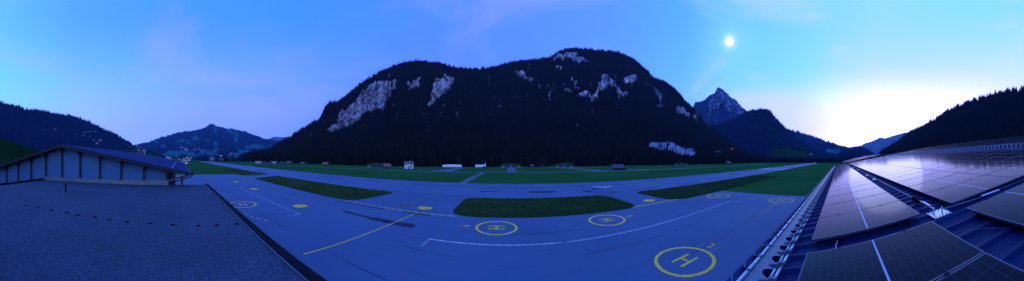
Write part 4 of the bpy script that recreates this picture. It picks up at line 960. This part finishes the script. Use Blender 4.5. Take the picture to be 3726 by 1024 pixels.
for sx in (-1.25, 1.25):
    for sy in (-.72, .72): MB().tube((sx, sy-.1, .31), (sx, sy+.1, .31), .31, 12).build('wheel', M['rubber'], v)
MB().prism([(-1.02, .92), (.95, .88), (.82, 1.3), (-.98, 1.32)], -.815, .815, 'y').build('window', M['dark_glass'], v)
t = gable('barn', 'grey boarded barn with violet red roof at the far left of the meadow', 'barn', (-193.5, 162, 0), .62, 6.0, 5.6, 2.9, 1.9, 'barn', 'tile_red', .8, [('s', 1.8, 1.6, 1.2, 1.1, 'timber_grey')], [('s', -.8, 1.1, 1.8, 2.1, 'barn_dark')])
t = gable('barn', 'brown barn with sagging red roof between white house and far barn', 'barn', (-109, 164.5, 0), 1.1, 6.4, 6.2, 2.8, 2.0, 'barn', 'tile_red', .8, [('w', 1.2, 1.6, .8, .8, 'dark_glass')], [('s', -1., 1., 2.2, 2.0, 'barn_dark'), ('w', -1.2, 1.0, 1.4, 1.9, 'barn_dark')])
t = gable('barn', 'dark barn with wide blue grey roof, standing alone before the forest', 'barn', (96, 169.5, 0), -.42, 8.6, 7.6, 2.5, 2.4, 'barn_dark', 'tile_blue', 1.3, [('e', -1.5, 2.9, 1.1, 1.8, 'barn')], [('s', -1.2, 1.1, 2., 2.0, 'barn_dark')])
MB().box((6.3, .3, 1.1), (3.6, 5.2, 2.2)).build('lean_to', M['barn_dark'], t); MB().prism([(-2.6, 2.25), (3.2, 2.25), (3.2, 2.4), (-2.6, 2.4)], 4.4, 8.4, 'x').build('lean_to_roof', M['tile_blue'], t)
gable('barn', 'tiny barn with bright red roof near the runway threshold stripes', 'barn', (362, 212, 0), -.25, 9., 7., 3.2, 2.4, 'barn', 'tile_red', .7, [('s', 2, 1.6, 1., 1., 'dark_glass')], [('s', -1.5, 1.1, 2., 2.1, 'barn_dark')])
# huts on the far left
gable('hut', 'white hut with pale verandah at the foot of the far left trees', 'hut', (-368, 146, 0), .9, 9.5, 6, 3.0, 1.2, 'white_wall', 'tile_blue', .5, [('s', -2, 1.6, 2., 1.1, 'dark_glass'), ('s', 2, 1.6, 2., 1.1, 'dark_glass')], [('s', 0, 1., 1., 2., 'barn_dark')])
gable('hut', 'low dark hut beside the white verandah hut', 'hut', (-352, 150, 0), .9, 7, 5, 2.2, 1.1, 'barn_dark', 'tile_blue', .4, [], [('s', 0, 1., 1., 1.9, 'barn')])
gable('hut', 'dark low hut hidden among the far left trees', 'hut', (-319, 150, 0), .8, 8, 6, 2.3, 1.6, 'barn_dark', 'barn_dark', .5, [('s', 2, 1.4, .9, .8, 'dark_glass')], [('s', -1, 1., 1., 1.9, 'barn')])
gable('hut', 'hut with pale roof and one lit door on the far left', 'hut', (-299, 146, 0), .7, 7.5, 6, 2.3, 1.7, 'barn_dark', 'flash', .5, [('s', 2, 1.2, .5, .9, 'cool')], [('s', -1.5, 1., 1., 1.9, 'barn')])
gable('hut', 'blue grey hut second from the last in the far left row', 'hut', (-284, 152, 0), .6, 6, 5, 2.4, 1.5, 'barn', 'tile_blue', .5, [], [('s', 0, 1., 1.2, 1.9, 'barn_dark')])
gable('hut', 'largest violet grey hut closing the far left row', 'hut', (-277, 160, 0), .5, 8.2, 6, 2.8, 2.0, 'barn', 'tile_violet', .6, [], [('s', 1, 1., 1.6, 2., 'barn_dark')])
gable('hut', 'little shelter with light flat roof apart from the far left row', 'hut', (-269, 180, 0), .5, 7, 4.5, 2.1, .7, 'barn_dark', 'flash', .5, [], [('s', 1, 1., 1.2, 1.8, 'barn')])
def stand_hut(loc, rz, label, m):
    t = thing('field_hut', label, 'hut', loc, rz)
    MB().box((0, 0, 1.75), (2.6, 2.0, 1.5)).build('cabin', M[m], t)
    MB().prism([(-1.3, 2.52), (1.3, 2.52), (1.3, 2.62), (-1.3, 2.8)], -1.6, 1.6, 'x').build('roof', M['barn_dark'], t)
    MB().box((.5, -1.01, 1.9), (.8, .05, .6)).build('window', M['dark_glass'], t)
    for x in (-1.1, 1.1):
        for y in (-.8, .8): MB().box((x, y, .5), (.14, .14, 1.02)).build('leg', M['barn_dark'], t)
    MB().tube((-.6, 0, 2.7), (-.6, 0, 4.0), .05, 5).build('mast', M['barn_dark'], t)
stand_hut((-67.8, 184, 0), .3, 'small grey cabin on legs between white house and white tents', 'barn')
stand_hut((-22.6, 188.5, 0), .1, 'small dark cabin on legs in front of the shorter white tent', 'barn_dark')
# long white tents (tarpaulin covers)
def tent(loc, rz, label, segs):
    t = thing('storage_tent', label, 'tent', loc, rz)
    for (x0, x1, h) in segs:
        MB().prism([(-1.7, .35), (1.7, .35), (1.75, h*.86), (1.2, h), (-1.2, h), (-1.75, h*.86)], x0, x1, 'x').build('cover', M['white_tarp'], t, bevel=.05)
    b = MB(); X0_, X1_ = segs[0][0], segs[-1][1]
    b.box(((X0_+X1_)/2, 0, .18), (X1_-X0_+.2, 3.2, .34)); b.build('base', M['membrane'], t)
    for k in range(6): MB().box((X0_+(X1_-X0_)*(k+.5)/6, -1.78, 1.2), (.06, .04, 1.6)).build('strap', M['concrete'], t)
tent((-62.3, 224, 0), .26, 'longest white tarpaulin tent at the end of the curving road', [(-10.6, -6.2, 2.75), (-6.1, 4.6, 3.15), (4.7, 10.4, 2.95)])
tent((-31.6, 231, 0), .12, 'shorter white tarpaulin tent behind the dark cabin', [(-5.8, -.6, 2.95), (-.4, 5.6, 3.1)])
po = thing('marker_post', 'tall white post with reddish top rising behind the shorter tent', 'post', (-26.6, 232, 0))
MB().box((0, 0, 2.4), (.9, .3, 4.8)).build('post', M['white_wall'], po); MB().box((0, 0, 5.9), (.9, .32, 2.2)).build('top', M['tile_red'], po)
# earth covered aircraft shelters
def shelter(loc, rz, label, txt, w=15., h=4.6, lit=False):
    t = thing('aircraft_shelter', label, 'shelter', loc, rz)
    n = 16; half = w*.92
    arc = [(half*math.cos(math.pi*i/n), h*math.sin(math.pi*i/n)**.8) for i in range(n+1)]
    mb = MB(); rows = [(1.2, 1.), (6, 1.03), (12, .9), (18, .55), (22, .12)]
    for d, k in rows: mb.v += [(x*(.7+.3*k), d, z*k-.2) for x, z in arc]
    for r in range(len(rows)-1): mb.f += [(r*(n+1)+i, r*(n+1)+i+1, (r+1)*(n+1)+i+1, (r+1)*(n+1)+i) for i in range(n)]
    mb.f.append(tuple(range(n+1))); mb.build('earth_cover', M['meadow'], t)
    arcd = [(w/2*math.cos(math.pi*i/n), .2+(h*.68)*math.sin(math.pi*i/n)**.45) for i in range(n+1)]
    MB().prism([(w/2, -.1)]+arcd[1:-1]+[(-w/2, -.1)], .6, 1.19, 'y').build('door', M['door_blue'], t)
    for k in range(-3, 4): MB().box((k*w/8.2, .57, h*.3), (.08, .05, h*.5)).build('door_rib', M['tile_blue'], t)
    for sx in (-1, 1): MB().prism([(sx*w/2, 0), (sx*(w/2+3.6), 0), (sx*(w/2+.05), 2.)], .2, .9, 'y').build('wing_wall', M['concrete'], t)
    if txt: text('lettering', txt, 2.2, M['white_wall'], (0, .52, 1.6), (math.pi/2, 0, 0), t)
    if lit:
        for k in (-1, 1): MB().box((k*.75, .5, 1.5), (.9, .05, 1.7)).build('lit_window', M['cool'], t)
    return t
shelter((1.9, 243.5, 0), .0, 'blue fronted earth covered shelter lettered U4 at the end of the straight short road', 'U4')
shelter((65, 242.5, 0), -.26, 'earth covered shelter lettered U3 beyond the bent road', 'U3', 14, 5.2)
shelter((246, 230, 0), -.8, 'small far earth covered shelter with two white marks in the dark forest edge', 'U 1', 13, 5)
shelter((-138, 189, 0), .6, 'unlettered blue shelter half hidden behind the brown barn', '', 14, 4.8)
bp = thing('barrier_pole', 'thin horizontal pole on posts above the shelter lettered U4', 'pole', (0, 242.4, 0))
MB().bar((-8.6, 0, 3.35), (12.6, 0, 3.4), .1, .1).build('pole', M['timber_grey'], bp)
for x in (-8., -6.2, 12.2): MB().tube((x, 0, 0), (x, 0, 5.2 if x < 0 else 3.4), .07, 5).build('post', M['timber_grey'], bp)
o = thing('bench_board', 'small white board by the forest edge between the two lettered shelters', 'board', (27, 247, 0))
MB().box((0, 0, 2.2), (4.6, .12, .5)).build('board', M['white_wall'], o); [MB().box((u, .1, 1.), (.12, .12, 2.)).build('post', M['timber_grey'], o) for u in (-1.8, 1.8)]
for x, y, l in ((39, 249, 'dull plank stack by the forest edge left of shelter U3'), (50, 247, 'low timber stack beside the paving of shelter U3')):
    o = thing('timber_stack', l, 'timber', (x, y, 0)); MB().box((0, 0, 1.7), (5.2, .8, .25)).box((.3, .1, 1.95), (4.4, .7, .2)).build('planks', M['timber_grey'], o); [MB().box((u, 0, .8), (.3, .8, 1.5)).build('bearer', M['barn_dark'], o) for u in (-2, 2)]
# white shed by the far left end of the grass, pink lit mast behind it
t = gable('white_shed', 'low pale flat roofed shed on the grass beyond the gabled hangar roof', 'shed', (-352, 8.5, 0), 1.35, 13, 10, 3.2, .5, 'white_wall', 'tile_blue', .3, [('e', 0, 1.5, 5, 1.6, 'barn_dark')], [('s', 1, 1.2, 3., 2.4, 'timber_grey')])
# runway end lights
for x, y, l in ((556, 66, 'small red light at the west runway end'),):
    t = thing('runway_light', l, 'light', (x, y, 0)); MB().tube((0, 0, 0), (0, 0, .9), .25, 8).build('base', M['membrane'], t); MB().tube((0, 0, .9), (0, 0, 1.9), .9, 10, .6).build('lens', M['lamp_red'], t)
# factory and mast by the quarry slope
fx, fy, fz = on_hill('A', 55.6, .028)
t = gable('factory', 'red brown factory hall with pale roof edge beside the quarry slope', 'factory', (fx, fy, fz-6), -.95, 46, 18, 13, 1.2, 'brick', 'flash', .5, [('e', 0, 8, 8, 7, 'white_wall')], [('s', -10, 2.5, 4, 5, 'barn_dark')])
ax, ay, az_ = on_hill('A', 60.75, .03)
t = thing('radio_mast', 'slim mast with a red lamp above the west end trees', 'mast', (ax, ay, az_-3))
MB().tube((0, 0, 0), (0, 0, 18), .35, 6, .15).build('mast', M['galv_dull'], t); MB().tube((0, 0, 18), (0, 0, 20.2), 1.1, 8).build('lamp', M['lamp_red'], t)
for az, tt_, l in ((58.6, .024, 'pale shed roof right of the factory'), (63.6, .022, 'pale roofed sheds below the red mast lamp')):
    x, y, z = on_hill('A', az, tt_); gable('shed', l, 'shed', (x, y, z-2), -1., 15, 9, 6, 1.5, 'barn', 'flash', .5, [('s', 3, 3, 2, 1.4, 'dark_glass')], [('s', -3, 1.5, 2.5, 3, 'barn_dark')])
for az, tt_, l in ((67.2, .157, 'lone chalet high on the dark hump below the rocky peak'),):
    x, y, z = on_hill('C', az, tt_); gable('chalet', l, 'chalet', (x, y, z), .6, 16, 11, 5, 3, 'barn', 'flash', .8, [('s', 0, 3, 2, 1.4, 'dark_glass')])
x, y, z = on_hill('C', 82.2, .021); gable('chalet', 'chalet at the edge of the dim meadow at the west end', 'chalet', (x, y, z), -1.2, 14, 10, 5, 3, 'barn', 'flash', .8, [('s', 0, 3, 2, 1.4, 'cool')])

# ------------------------------------------------------------------ village beyond the far left runway end
def make_chalet(kind):
    wm, rm = [('barn', 'tile_violet'), ('white_wall', 'tile_violet'), ('timber', 'tile_blue')][kind]
    lit = [('s', -2.6, 2.0, 1.3, 1.2, 'warm'), ('s', 2.2, 4.3, 1.2, 1.2, 'dark_glass'), ('e', -1.8, 2.0, 1.2, 1.2, 'dark_glass'), ('w', 1.6, 4., 1.2, 1.2, 'dark_glass'), ('e', 1.6, 4.2, 1.2, 1.2, 'warm')]
    if kind == 1: lit[0] = ('s', -2.6, 2.0, 1.3, 1.2, 'dark_glass'); lit[3] = ('w', 1.6, 2.4, 1.6, 1.4, 'warm')
    if kind == 2: lit = [q[:5]+('dark_glass',) for q in lit]
    return kids(gable('chalet', 'x', 'chalet', (0, 0, 0), 0, 12, 10, 5.2, 2.6, wm, rm, 1.1, lit, [('s', 0, 1.1, 1.2, 2.2, 'barn_dark')]))
CH = [make_chalet(k) for k in range(3)]; cused = set()
def chalet(x, y, z, label, group, s=1., k=None):
    k = random.choice((0, 0, 1, 2, 2)) if k is None else k; rz = AZ(-x, y)+random.uniform(-.9, .9); loc = (x, y, z-.4)
    if k not in cused:
        cused.add(k); c = CH[k]; c.location = loc; c.rotation_euler[2] = rz; c.scale = (s, s, s); c['label'] = label; c['group'] = group; return c
    return dup(CH[k], loc, rz, label, group, (s, s, s))
def cluster(n, az0, az1, r0, r1, label, group, s=1.):
    pts = []
    for i in range(n*6):
        a, r = random.uniform(az0, az1), random.uniform(r0, r1); x, y = r*math.sin(R(a)), r*math.cos(R(a))
        if all((x-u)**2+(y-v)**2 > (20*s)**2 for u, v in pts): pts.append((x, y))
        if len(pts) >= n: break
    for x, y in pts: chalet(x, y, 0, label, group, s)
def slope(n, key, az0, az1, t0, t1, label, group, s=1.):
    for i in range(n):
        x, y, z = on_hill(key, random.uniform(az0, az1), random.uniform(t0, t1)); chalet(x, y, z, label, group, s)
cluster(26, -95.5, -86.8, 640, 780, 'chalet in the densest part of the village behind the white shed', 'chalets in the village centre', .95)
cluster(14, -84, -73.5, 700, 790, 'chalet among trees beyond the far end of the runway', 'chalets beyond the runway end')
slope(16, 'G', -104.5, -99, .022, .052, 'chalet on the green hillside above the church', 'chalets on the slope above the church', .9)
slope(12, 'H', -89.5, -84.5, .036, .049, 'chalet in the lit hamlet on the meadows above the village', 'chalets in the lit hamlet', 1.5)
slope(14, 'H', -83.5, -74, .004, .03, 'chalet scattered over the lower meadows of the broad mountain', 'chalets on the lower meadows', 1.3)
slope(12, 'G', -128, -117, .105, .135, 'chalet on the dark hill above the hangar ridge', 'chalets on the dark hill', 1.)
slope(9, 'G', -112, -105.5, .045, .075, 'chalet on the hill foot near the orange lamp', 'chalets at the hill foot', .9)
# church with its pale spire
cx_, cy_ = 880*math.sin(R(-99.47)), 880*math.cos(R(-99.47))
t = thing('church', 'church tower with tall pale spire and floodlit belfry', 'church', (cx_, cy_, 0), .2)
MB().box((0, 0, 11), (6.6, 6.6, 22.5)).build('tower', M['white_wall'], t)
MB().box((0, 0, 22.9), (6.9, 6.9, 1.6)).build('belfry', M['lamp_soft'] if 'lamp_soft' in M else M['cool'], t)  # floodlighting put in as the belfry's own glow
MB().add([(-4.6, -4.6, 23.8), (4.6, -4.6, 23.8), (4.6, 4.6, 23.8), (-4.6, 4.6, 23.8), (-2.2, -2.2, 29), (2.2, -2.2, 29), (2.2, 2.2, 29), (-2.2, 2.2, 29), (0, 0, 47)],
     [(3, 2, 1, 0), (0, 1, 5, 4), (1, 2, 6, 5), (2, 3, 7, 6), (3, 0, 4, 7), (4, 5, 8), (5, 6, 8), (6, 7, 8), (7, 4, 8)]).build('spire', M['concrete'], t)
MB().prism([(-5, 0), (5, 0), (5, 9), (0, 15), (-5, 9)], 3, 24, 'x').build('nave', M['white_wall'], t)
# teal fronted hall
x, y = 690*math.sin(R(-92.75)), 690*math.cos(R(-92.75))
t = thing('hall', 'pale teal block with a darker stair tower among the village houses', 'building', (x, y, 0), AZ(-x, y))
MB().box((0, 0, 7), (12, 12, 14)).build('block', M['teal'], t); MB().box((-8, 0, 8.5), (4, 10, 17)).build('stair_tower', M['teal'], t); MB().box((0, 0, 14.15), (12.6, 12.6, .3)).build('roof', M['tile_blue'], t)
x, y = 745*math.sin(R(-80.9)), 745*math.cos(R(-80.9))
t = gable('hall', 'hall with a bright slanted roof near the far end of the runway', 'building', (x, y, 0), AZ(-x, y)+.9, 22, 18, 6, 4, 'barn', 'flash', .6, [('s', 0, 3, 3, 2, 'dark_glass')])
# cranes on the dark hill
def crane(key, az, tt_, hm, jib, rear, rz, label, lamps=True):
    x, y, z = on_hill(key, az, tt_); t = thing('tower_crane', label, 'crane', (x, y, z-1), rz)
    m = MB()
    for sx in (-1, 1):
        for sy in (-1, 1): m.bar((sx*.8, sy*.8, 0), (sx*.8, sy*.8, hm), .3, .3)
    n = int(hm/3)
    for i in range(n):
        s = 1 if i % 2 else -1
        for q in (-.8, .8): m.bar((-.8*s, q, i*3), (.8*s, q, i*3+3), .2, .2); m.bar((q, -.8*s, i*3), (q, .8*s, i*3+3), .2, .2)
    m.build('mast', M['flash'], t)
    j = MB()
    for dy in (-.6, .6): j.bar((-rear, dy, hm), (jib, dy, hm+jib*.05), .35, .35)
    j.bar((-2, 0, hm+1.6), (jib, 0, hm+1.2+jib*.05), .3, .3); n = int(jib/3)
    for i in range(n): j.bar((i*3, -.6, hm+i*.15), (i*3+1.5, 0, hm+1.5+i*.15), .2, .2); j.bar((i*3+1.5, 0, hm+1.5+i*.15), (i*3+3, .6, hm+.15+i*.15), .2, .2)
    j.build('jib', M['flash'], t); MB().box((-rear+1, 0, hm-1), (2.4, 1.6, 2.6)).build('counterweight', M['concrete'], t)
    MB().box((1.4, -1.2, hm-1.4), (1.5, 1.5, 2.)).build('cab', M['white_wall'], t)
    if lamps:
        for u in (-rear, jib*.36, jib): MB().box((u, 0, hm+max(0, u)*.05+1.2), (1.5, 1.5, 1.2)).build('lamp', M['lamp_pink'], t)
    return t
def jibdir(az, out=0.): return -R(az)+out
crane('G', -115.4, .093, 34, 52, 13, R(115.4), 'tallest tower crane with red lamps on its long raised jib')
crane('G', -114.3, .091, 17, 6, 3, R(100), 'smallest crane just beside the tallest one', False)
crane('G', -111.8, .062, 22, 12, 26, R(113), 'lower crane with a lamp at both ends of its level jib')
x, y, z = on_hill('G', -116.3, .1); t = gable('building_site', 'pale unfinished house under the tallest crane', 'house', (x, y, z-1), .8, 18, 12, 8, 3, 'white_wall', 'flash', .6, [('s', 2, 3, 2, 1.6, 'dark_glass'), ('s', -4, 3, 2, 1.6, 'dark_glass')])
x, y, z = on_hill('G', -112.3, .058); t = gable('building_site', 'white cylindrical looking shell house under the lower crane', 'house', (x, y, z-1), .3, 11, 11, 12, 2, 'white_wall', 'flash', .4, [('s', 2, 4, 2, 1.6, 'dark_glass')])
t['label'] = 'tall white unfinished house under the lower crane'
# street lamps
def lamp(x, y, z, h, m, label, group, rad=.8):
    rad *= .62
    t = thing('street_lamp', label, 'street lamp', (x, y, z), 0, group)
    MB().tube((0, 0, 0), (0, 0, h), .12, 5).build('pole', M['galv_dull'], t); MB().tube((0, 0, h-.1), (0, 0, h+rad*1.4), rad, 8, rad*.7).build('lamp_head', M[m], t); return t
x, y, z = on_hill('G', -107.6, .049); lamp(x, y, z, 7, 'lamp', 'single strong orange street lamp at the hill foot', None, 2.2)
x, y = 725*math.sin(R(-78.6)), 725*math.cos(R(-78.6)); lamp(x, y, 0, 16, 'lamp_white', 'brightest white lamp beyond the far end of the runway', None, 1.6)
for i in range(7):
    a = -88.4+i*.28; r = 400+random.uniform(-8, 8); lamp(r*math.sin(R(a)), r*math.cos(R(a)), 0, random.choice((5, 8, 10, 14, 11)), 'lamp_pink', 'pinkish lamp in the lit cluster behind the pale shed', 'pink lamps behind the pale shed', random.choice((.3, .4, .7)))
for i in range(9):
    a = random.uniform(-95, -87); r = random.uniform(640, 720); lamp(r*math.sin(R(a)), r*math.cos(R(a)), 0, random.uniform(5, 9), random.choice(('lamp', 'lamp', 'lamp_pink')), 'small lamp between the houses of the village centre', 'lamps in the village centre', random.uniform(.4, .75))
for i in range(8):
    a = random.uniform(-82, -73); r = random.uniform(690, 760); lamp(r*math.sin(R(a)), r*math.cos(R(a)), 0, random.uniform(5, 10), random.choice(('lamp_white', 'lamp_white', 'lamp')), 'small lamp among the trees beyond the runway end', 'lamps beyond the runway end', random.uniform(.35, .7))
for i in range(5):
    x, y, z = on_hill('H', random.uniform(-89.5, -84.5), random.uniform(.036, .048)); lamp(x, y, z, 7, 'lamp_white', 'lamp in the lit hamlet on the meadows', 'lamps in the lit hamlet', random.uniform(.9, 1.6))
for i in range(7):
    x, y, z = on_hill('G', random.uniform(-104.5, -99.5), random.uniform(.026, .05)); lamp(x, y, z, 6, random.choice(('lamp', 'lamp_white', 'lamp')), 'lamp on the hillside above the church', 'lamps above the church', random.uniform(.45, .8))
for i in range(4):
    x, y, z = on_hill('G', random.uniform(-127, -118), random.uniform(.11, .125)); lamp(x, y, z, 6, random.choice(('lamp', 'lamp_white')), 'faint lamp among the chalets on the dark hill', 'lamps on the dark hill', random.uniform(.5, .9))

# ------------------------------------------------------------------ moon, sky, light, air, camera
D = 14000.; ma, mt = R(59.93), .563; mv = Vector((math.sin(ma), math.cos(ma), mt)).normalized()
mo = bpy.data.meshes.new('moon'); bm = bmesh.new(); bmesh.ops.create_uvsphere(bm, u_segments=32, v_segments=16, radius=D*.0148); bm.to_mesh(mo); bm.free()
mo.materials.append(emit('moonlight', (1., .98, .95), 2.2)); mo.polygons.foreach_set('use_smooth', [True]*len(mo.polygons))
o = bpy.data.objects.new('moon', mo); C.objects.link(o); o.location = mv*D; tag(o, 'bright full moon in the pale sky above the rocky peak', 'moon')

W = bpy.data.worlds.new('World'); bpy.context.scene.world = W; W.use_nodes = True; nt = W.node_tree
for n in list(nt.nodes): nt.nodes.remove(n)
tc = nd(nt, 'ShaderNodeTexCoord'); sx = nd(nt, 'ShaderNodeSeparateXYZ'); nt.links.new(tc.outputs['Generated'], sx.inputs[0])
az = mth(nt, 'ADD', mth(nt, 'DIVIDE', mth(nt, 'ARCTAN2', sx.outputs[0], sx.outputs[1]), 2*math.pi), .5)
BLUE = 1.95
def azramp(rows):
    # the evening sky is far brighter in blue than a picture can show: BLUE lifts that channel past white
    st = [((a+180)/360, tuple(v*g*(c[3] if len(c) > 3 else 1.) for v, g in zip(lin(*c[:3]), (1., 1., BLUE)))) for a, c in rows]
    e = tuple((p+q)/2 for p, q in zip(st[0][1], st[-1][1]))
    return ramp(nt, az, [(0., e)]+st+[(1., e)])
HI = azramp([(-139,(107,199,255)),(-118,(91,173,255)),(-87,(77,159,255)),(-57,(71,153,255)),(-25,(81,147,250)),(5,(93,151,252)),(30,(97,161,255)),(47,(94,180,255)),(62,(114,208,255)),(80,(134,222,253)),(100,(156,230,252)),(120,(150,232,250)),(139,(146,232,248))])
MI = azramp([(-139,(132,230,255)),(-118,(130,204,255)),(-87,(124,182,253)),(-57,(110,166,252)),(-25,(104,148,250)),(5,(97,150,252)),(30,(105,170,255)),(47,(115,199,255)),(62,(134,228,255)),(80,(156,240,255)),(100,(212,244,250)),(120,(222,246,251)),(139,(228,253,255))])
LO = azramp([(-139,(158,232,252)),(-118,(168,212,255)),(-100,(160,194,252)),(-80,(148,180,248)),(-57,(128,168,248)),(-25,(104,140,250)),(20,(112,166,255)),(50,(140,206,255)),(64,(176,230,255)),(78,(232,246,252,1.1)),(88,(255,252,246,1.6)),(100,(255,250,238,2.3)),(112,(255,250,240,2.3)),(126,(255,251,246,1.9)),(139,(244,251,255,1.2))])
c = mixc(nt, step(nt, sx.outputs[2],   .10, .42), LO, MI)
c = mixc(nt, step(nt, sx.outputs[2], .28, .60), c, HI)
c = mixc(nt, step(nt, sx.outputs[2], .62, .95), c, (.24, .46, 2.3))  # unseen zenith, its tone set for the fill it gives surfaces
mp = nd(nt, 'ShaderNodeMapping'); mp.inputs['Scale'].default_value = (1.2, 1.2, 3.2); mp.inputs['Rotation'].default_value = (.5, .35, .2); nt.links.new(tc.outputs['Generated'], mp.inputs[0])
nz = nd(nt, 'ShaderNodeTexNoise'); nz.inputs['Scale'].default_value = 1.35; nz.inputs['Detail'].default_value = 6; nz.inputs['Roughness'].default_value = .55; nz.inputs['Distortion'].default_value = .6; nt.links.new(mp.outputs[0], nz.inputs['Vector'])
side = step(nt, sx.outputs[0], -.2, .8)
cf = mth(nt, 'MULTIPLY', step(nt, nz.outputs['Fac'], .46, .74), mth(nt, 'ADD', .24, mth(nt, 'MULTIPLY', side, .22)))
c = mixc(nt, cf, c, mixc(nt, side, (.56, .50, 1.95), (1., .84, 1.85)))
# bright air round the moon
vd = nd(nt, 'ShaderNodeVectorMath', operation='DOT_PRODUCT'); nt.links.new(tc.outputs['Generated'], vd.inputs[0]); vd.inputs[1].default_value = mv
au = mth(nt, 'ADD', mth(nt, 'MULTIPLY', mth(nt, 'POWER', mth(nt, 'MAXIMUM', vd.outputs['Value'], 0.), 3600.), .5), mth(nt, 'MULTIPLY', mth(nt, 'POWER', mth(nt, 'MAXIMUM', vd.outputs['Value'], 0.), 220.), .07))
c = mixc(nt, 1., c, mixc(nt, au, (0, 0, 0), (1., 1., 1.)), 'ADD')
sky = nd(nt, 'ShaderNodeTexSky', sky_type='NISHITA'); sky.sun_disc = False; sky.sun_elevation = R(1.); sky.sun_rotation = R(100)
b1 = nd(nt, 'ShaderNodeBackground'); b1.inputs['Strength'].default_value = 1.; nt.links.new(c, b1.inputs[0])
b2 = nd(nt, 'ShaderNodeBackground'); b2.inputs['Strength'].default_value = .0006; nt.links.new(sky.outputs[0], b2.inputs[0])
ad = nd(nt, 'ShaderNodeAddShader'); nt.links.new(b1.outputs[0], ad.inputs[0]); nt.links.new(b2.outputs[0], ad.inputs[1])
out = nd(nt, 'ShaderNodeOutputWorld'); nt.links.new(ad.outputs[0], out.inputs[0])
L = bpy.data.lights.new('afterglow_lamp', 'SUN'); L.energy = .12; L.angle = R(20); L.color = (.75, .85, 1.)  # added soft lamp standing for the western afterglow, the sun being down
lo = bpy.data.objects.new('afterglow_lamp', L); C.objects.link(lo); lo.rotation_euler = (-Vector((math.sin(R(100)), math.cos(R(100)), .16))).to_track_quat('-Z', 'Y').to_euler()

HAZE = 3.4e-5
if HAZE:
    hz = MB().box((0, 0, 650), (18600, 18600, 1304)).build('haze', None); struct(hz, 'stuff')['label'] = 'thin blue evening air'
    m = bpy.data.materials.new('evening_air'); m.use_nodes = True; n_ = m.node_tree; n_.nodes.remove(n_.nodes['Principled BSDF'])
    pv_ = n_.nodes.new('ShaderNodeVolumePrincipled'); pv_.inputs['Density'].default_value = HAZE; pv_.inputs['Color'].default_value = (.16, .42, 1., 1); pv_.inputs['Anisotropy'].default_value = .2
    n_.links.new(pv_.outputs[0], n_.nodes['Material Output'].inputs['Volume']); hz.data.materials.append(m)

K = 1.3074e-3; ROLL = .004
cam = bpy.data.cameras.new('camera'); co = bpy.data.objects.new('camera', cam); C.objects.link(co)
cam.type = 'PANO'; cam.panorama_type = 'CENTRAL_CYLINDRICAL'
cam.central_cylindrical_range_u_min = -1863*K; cam.central_cylindrical_range_u_max = 1863*K
cam.central_cylindrical_range_v_min = -(1024-578)*K; cam.central_cylindrical_range_v_max = 578*K; cam.central_cylindrical_radius = 1.
cam.clip_start = .05; cam.clip_end = 40000
co.location = (0, 0, H0)
fwd = Matrix.Rotation(-10*K, 4, 'Z') @ Matrix.Rotation(R(90), 4, 'X') @ Matrix.Rotation(ROLL, 4, 'Z')
co.rotation_euler = fwd.to_euler()
sc = bpy.context.scene; sc.camera = co
sc.render.engine = 'CYCLES'; sc.cycles.use_denoising = True; sc.cycles.max_bounces = 6; sc.cycles.volume_bounces = 0
sc.render.film_transparent = False
vs = sc.view_settings; vs.view_transform = 'Standard'; vs.look = 'None'; vs.exposure = 0; vs.gamma = 1
sc.display_settings.display_device = 'sRGB'
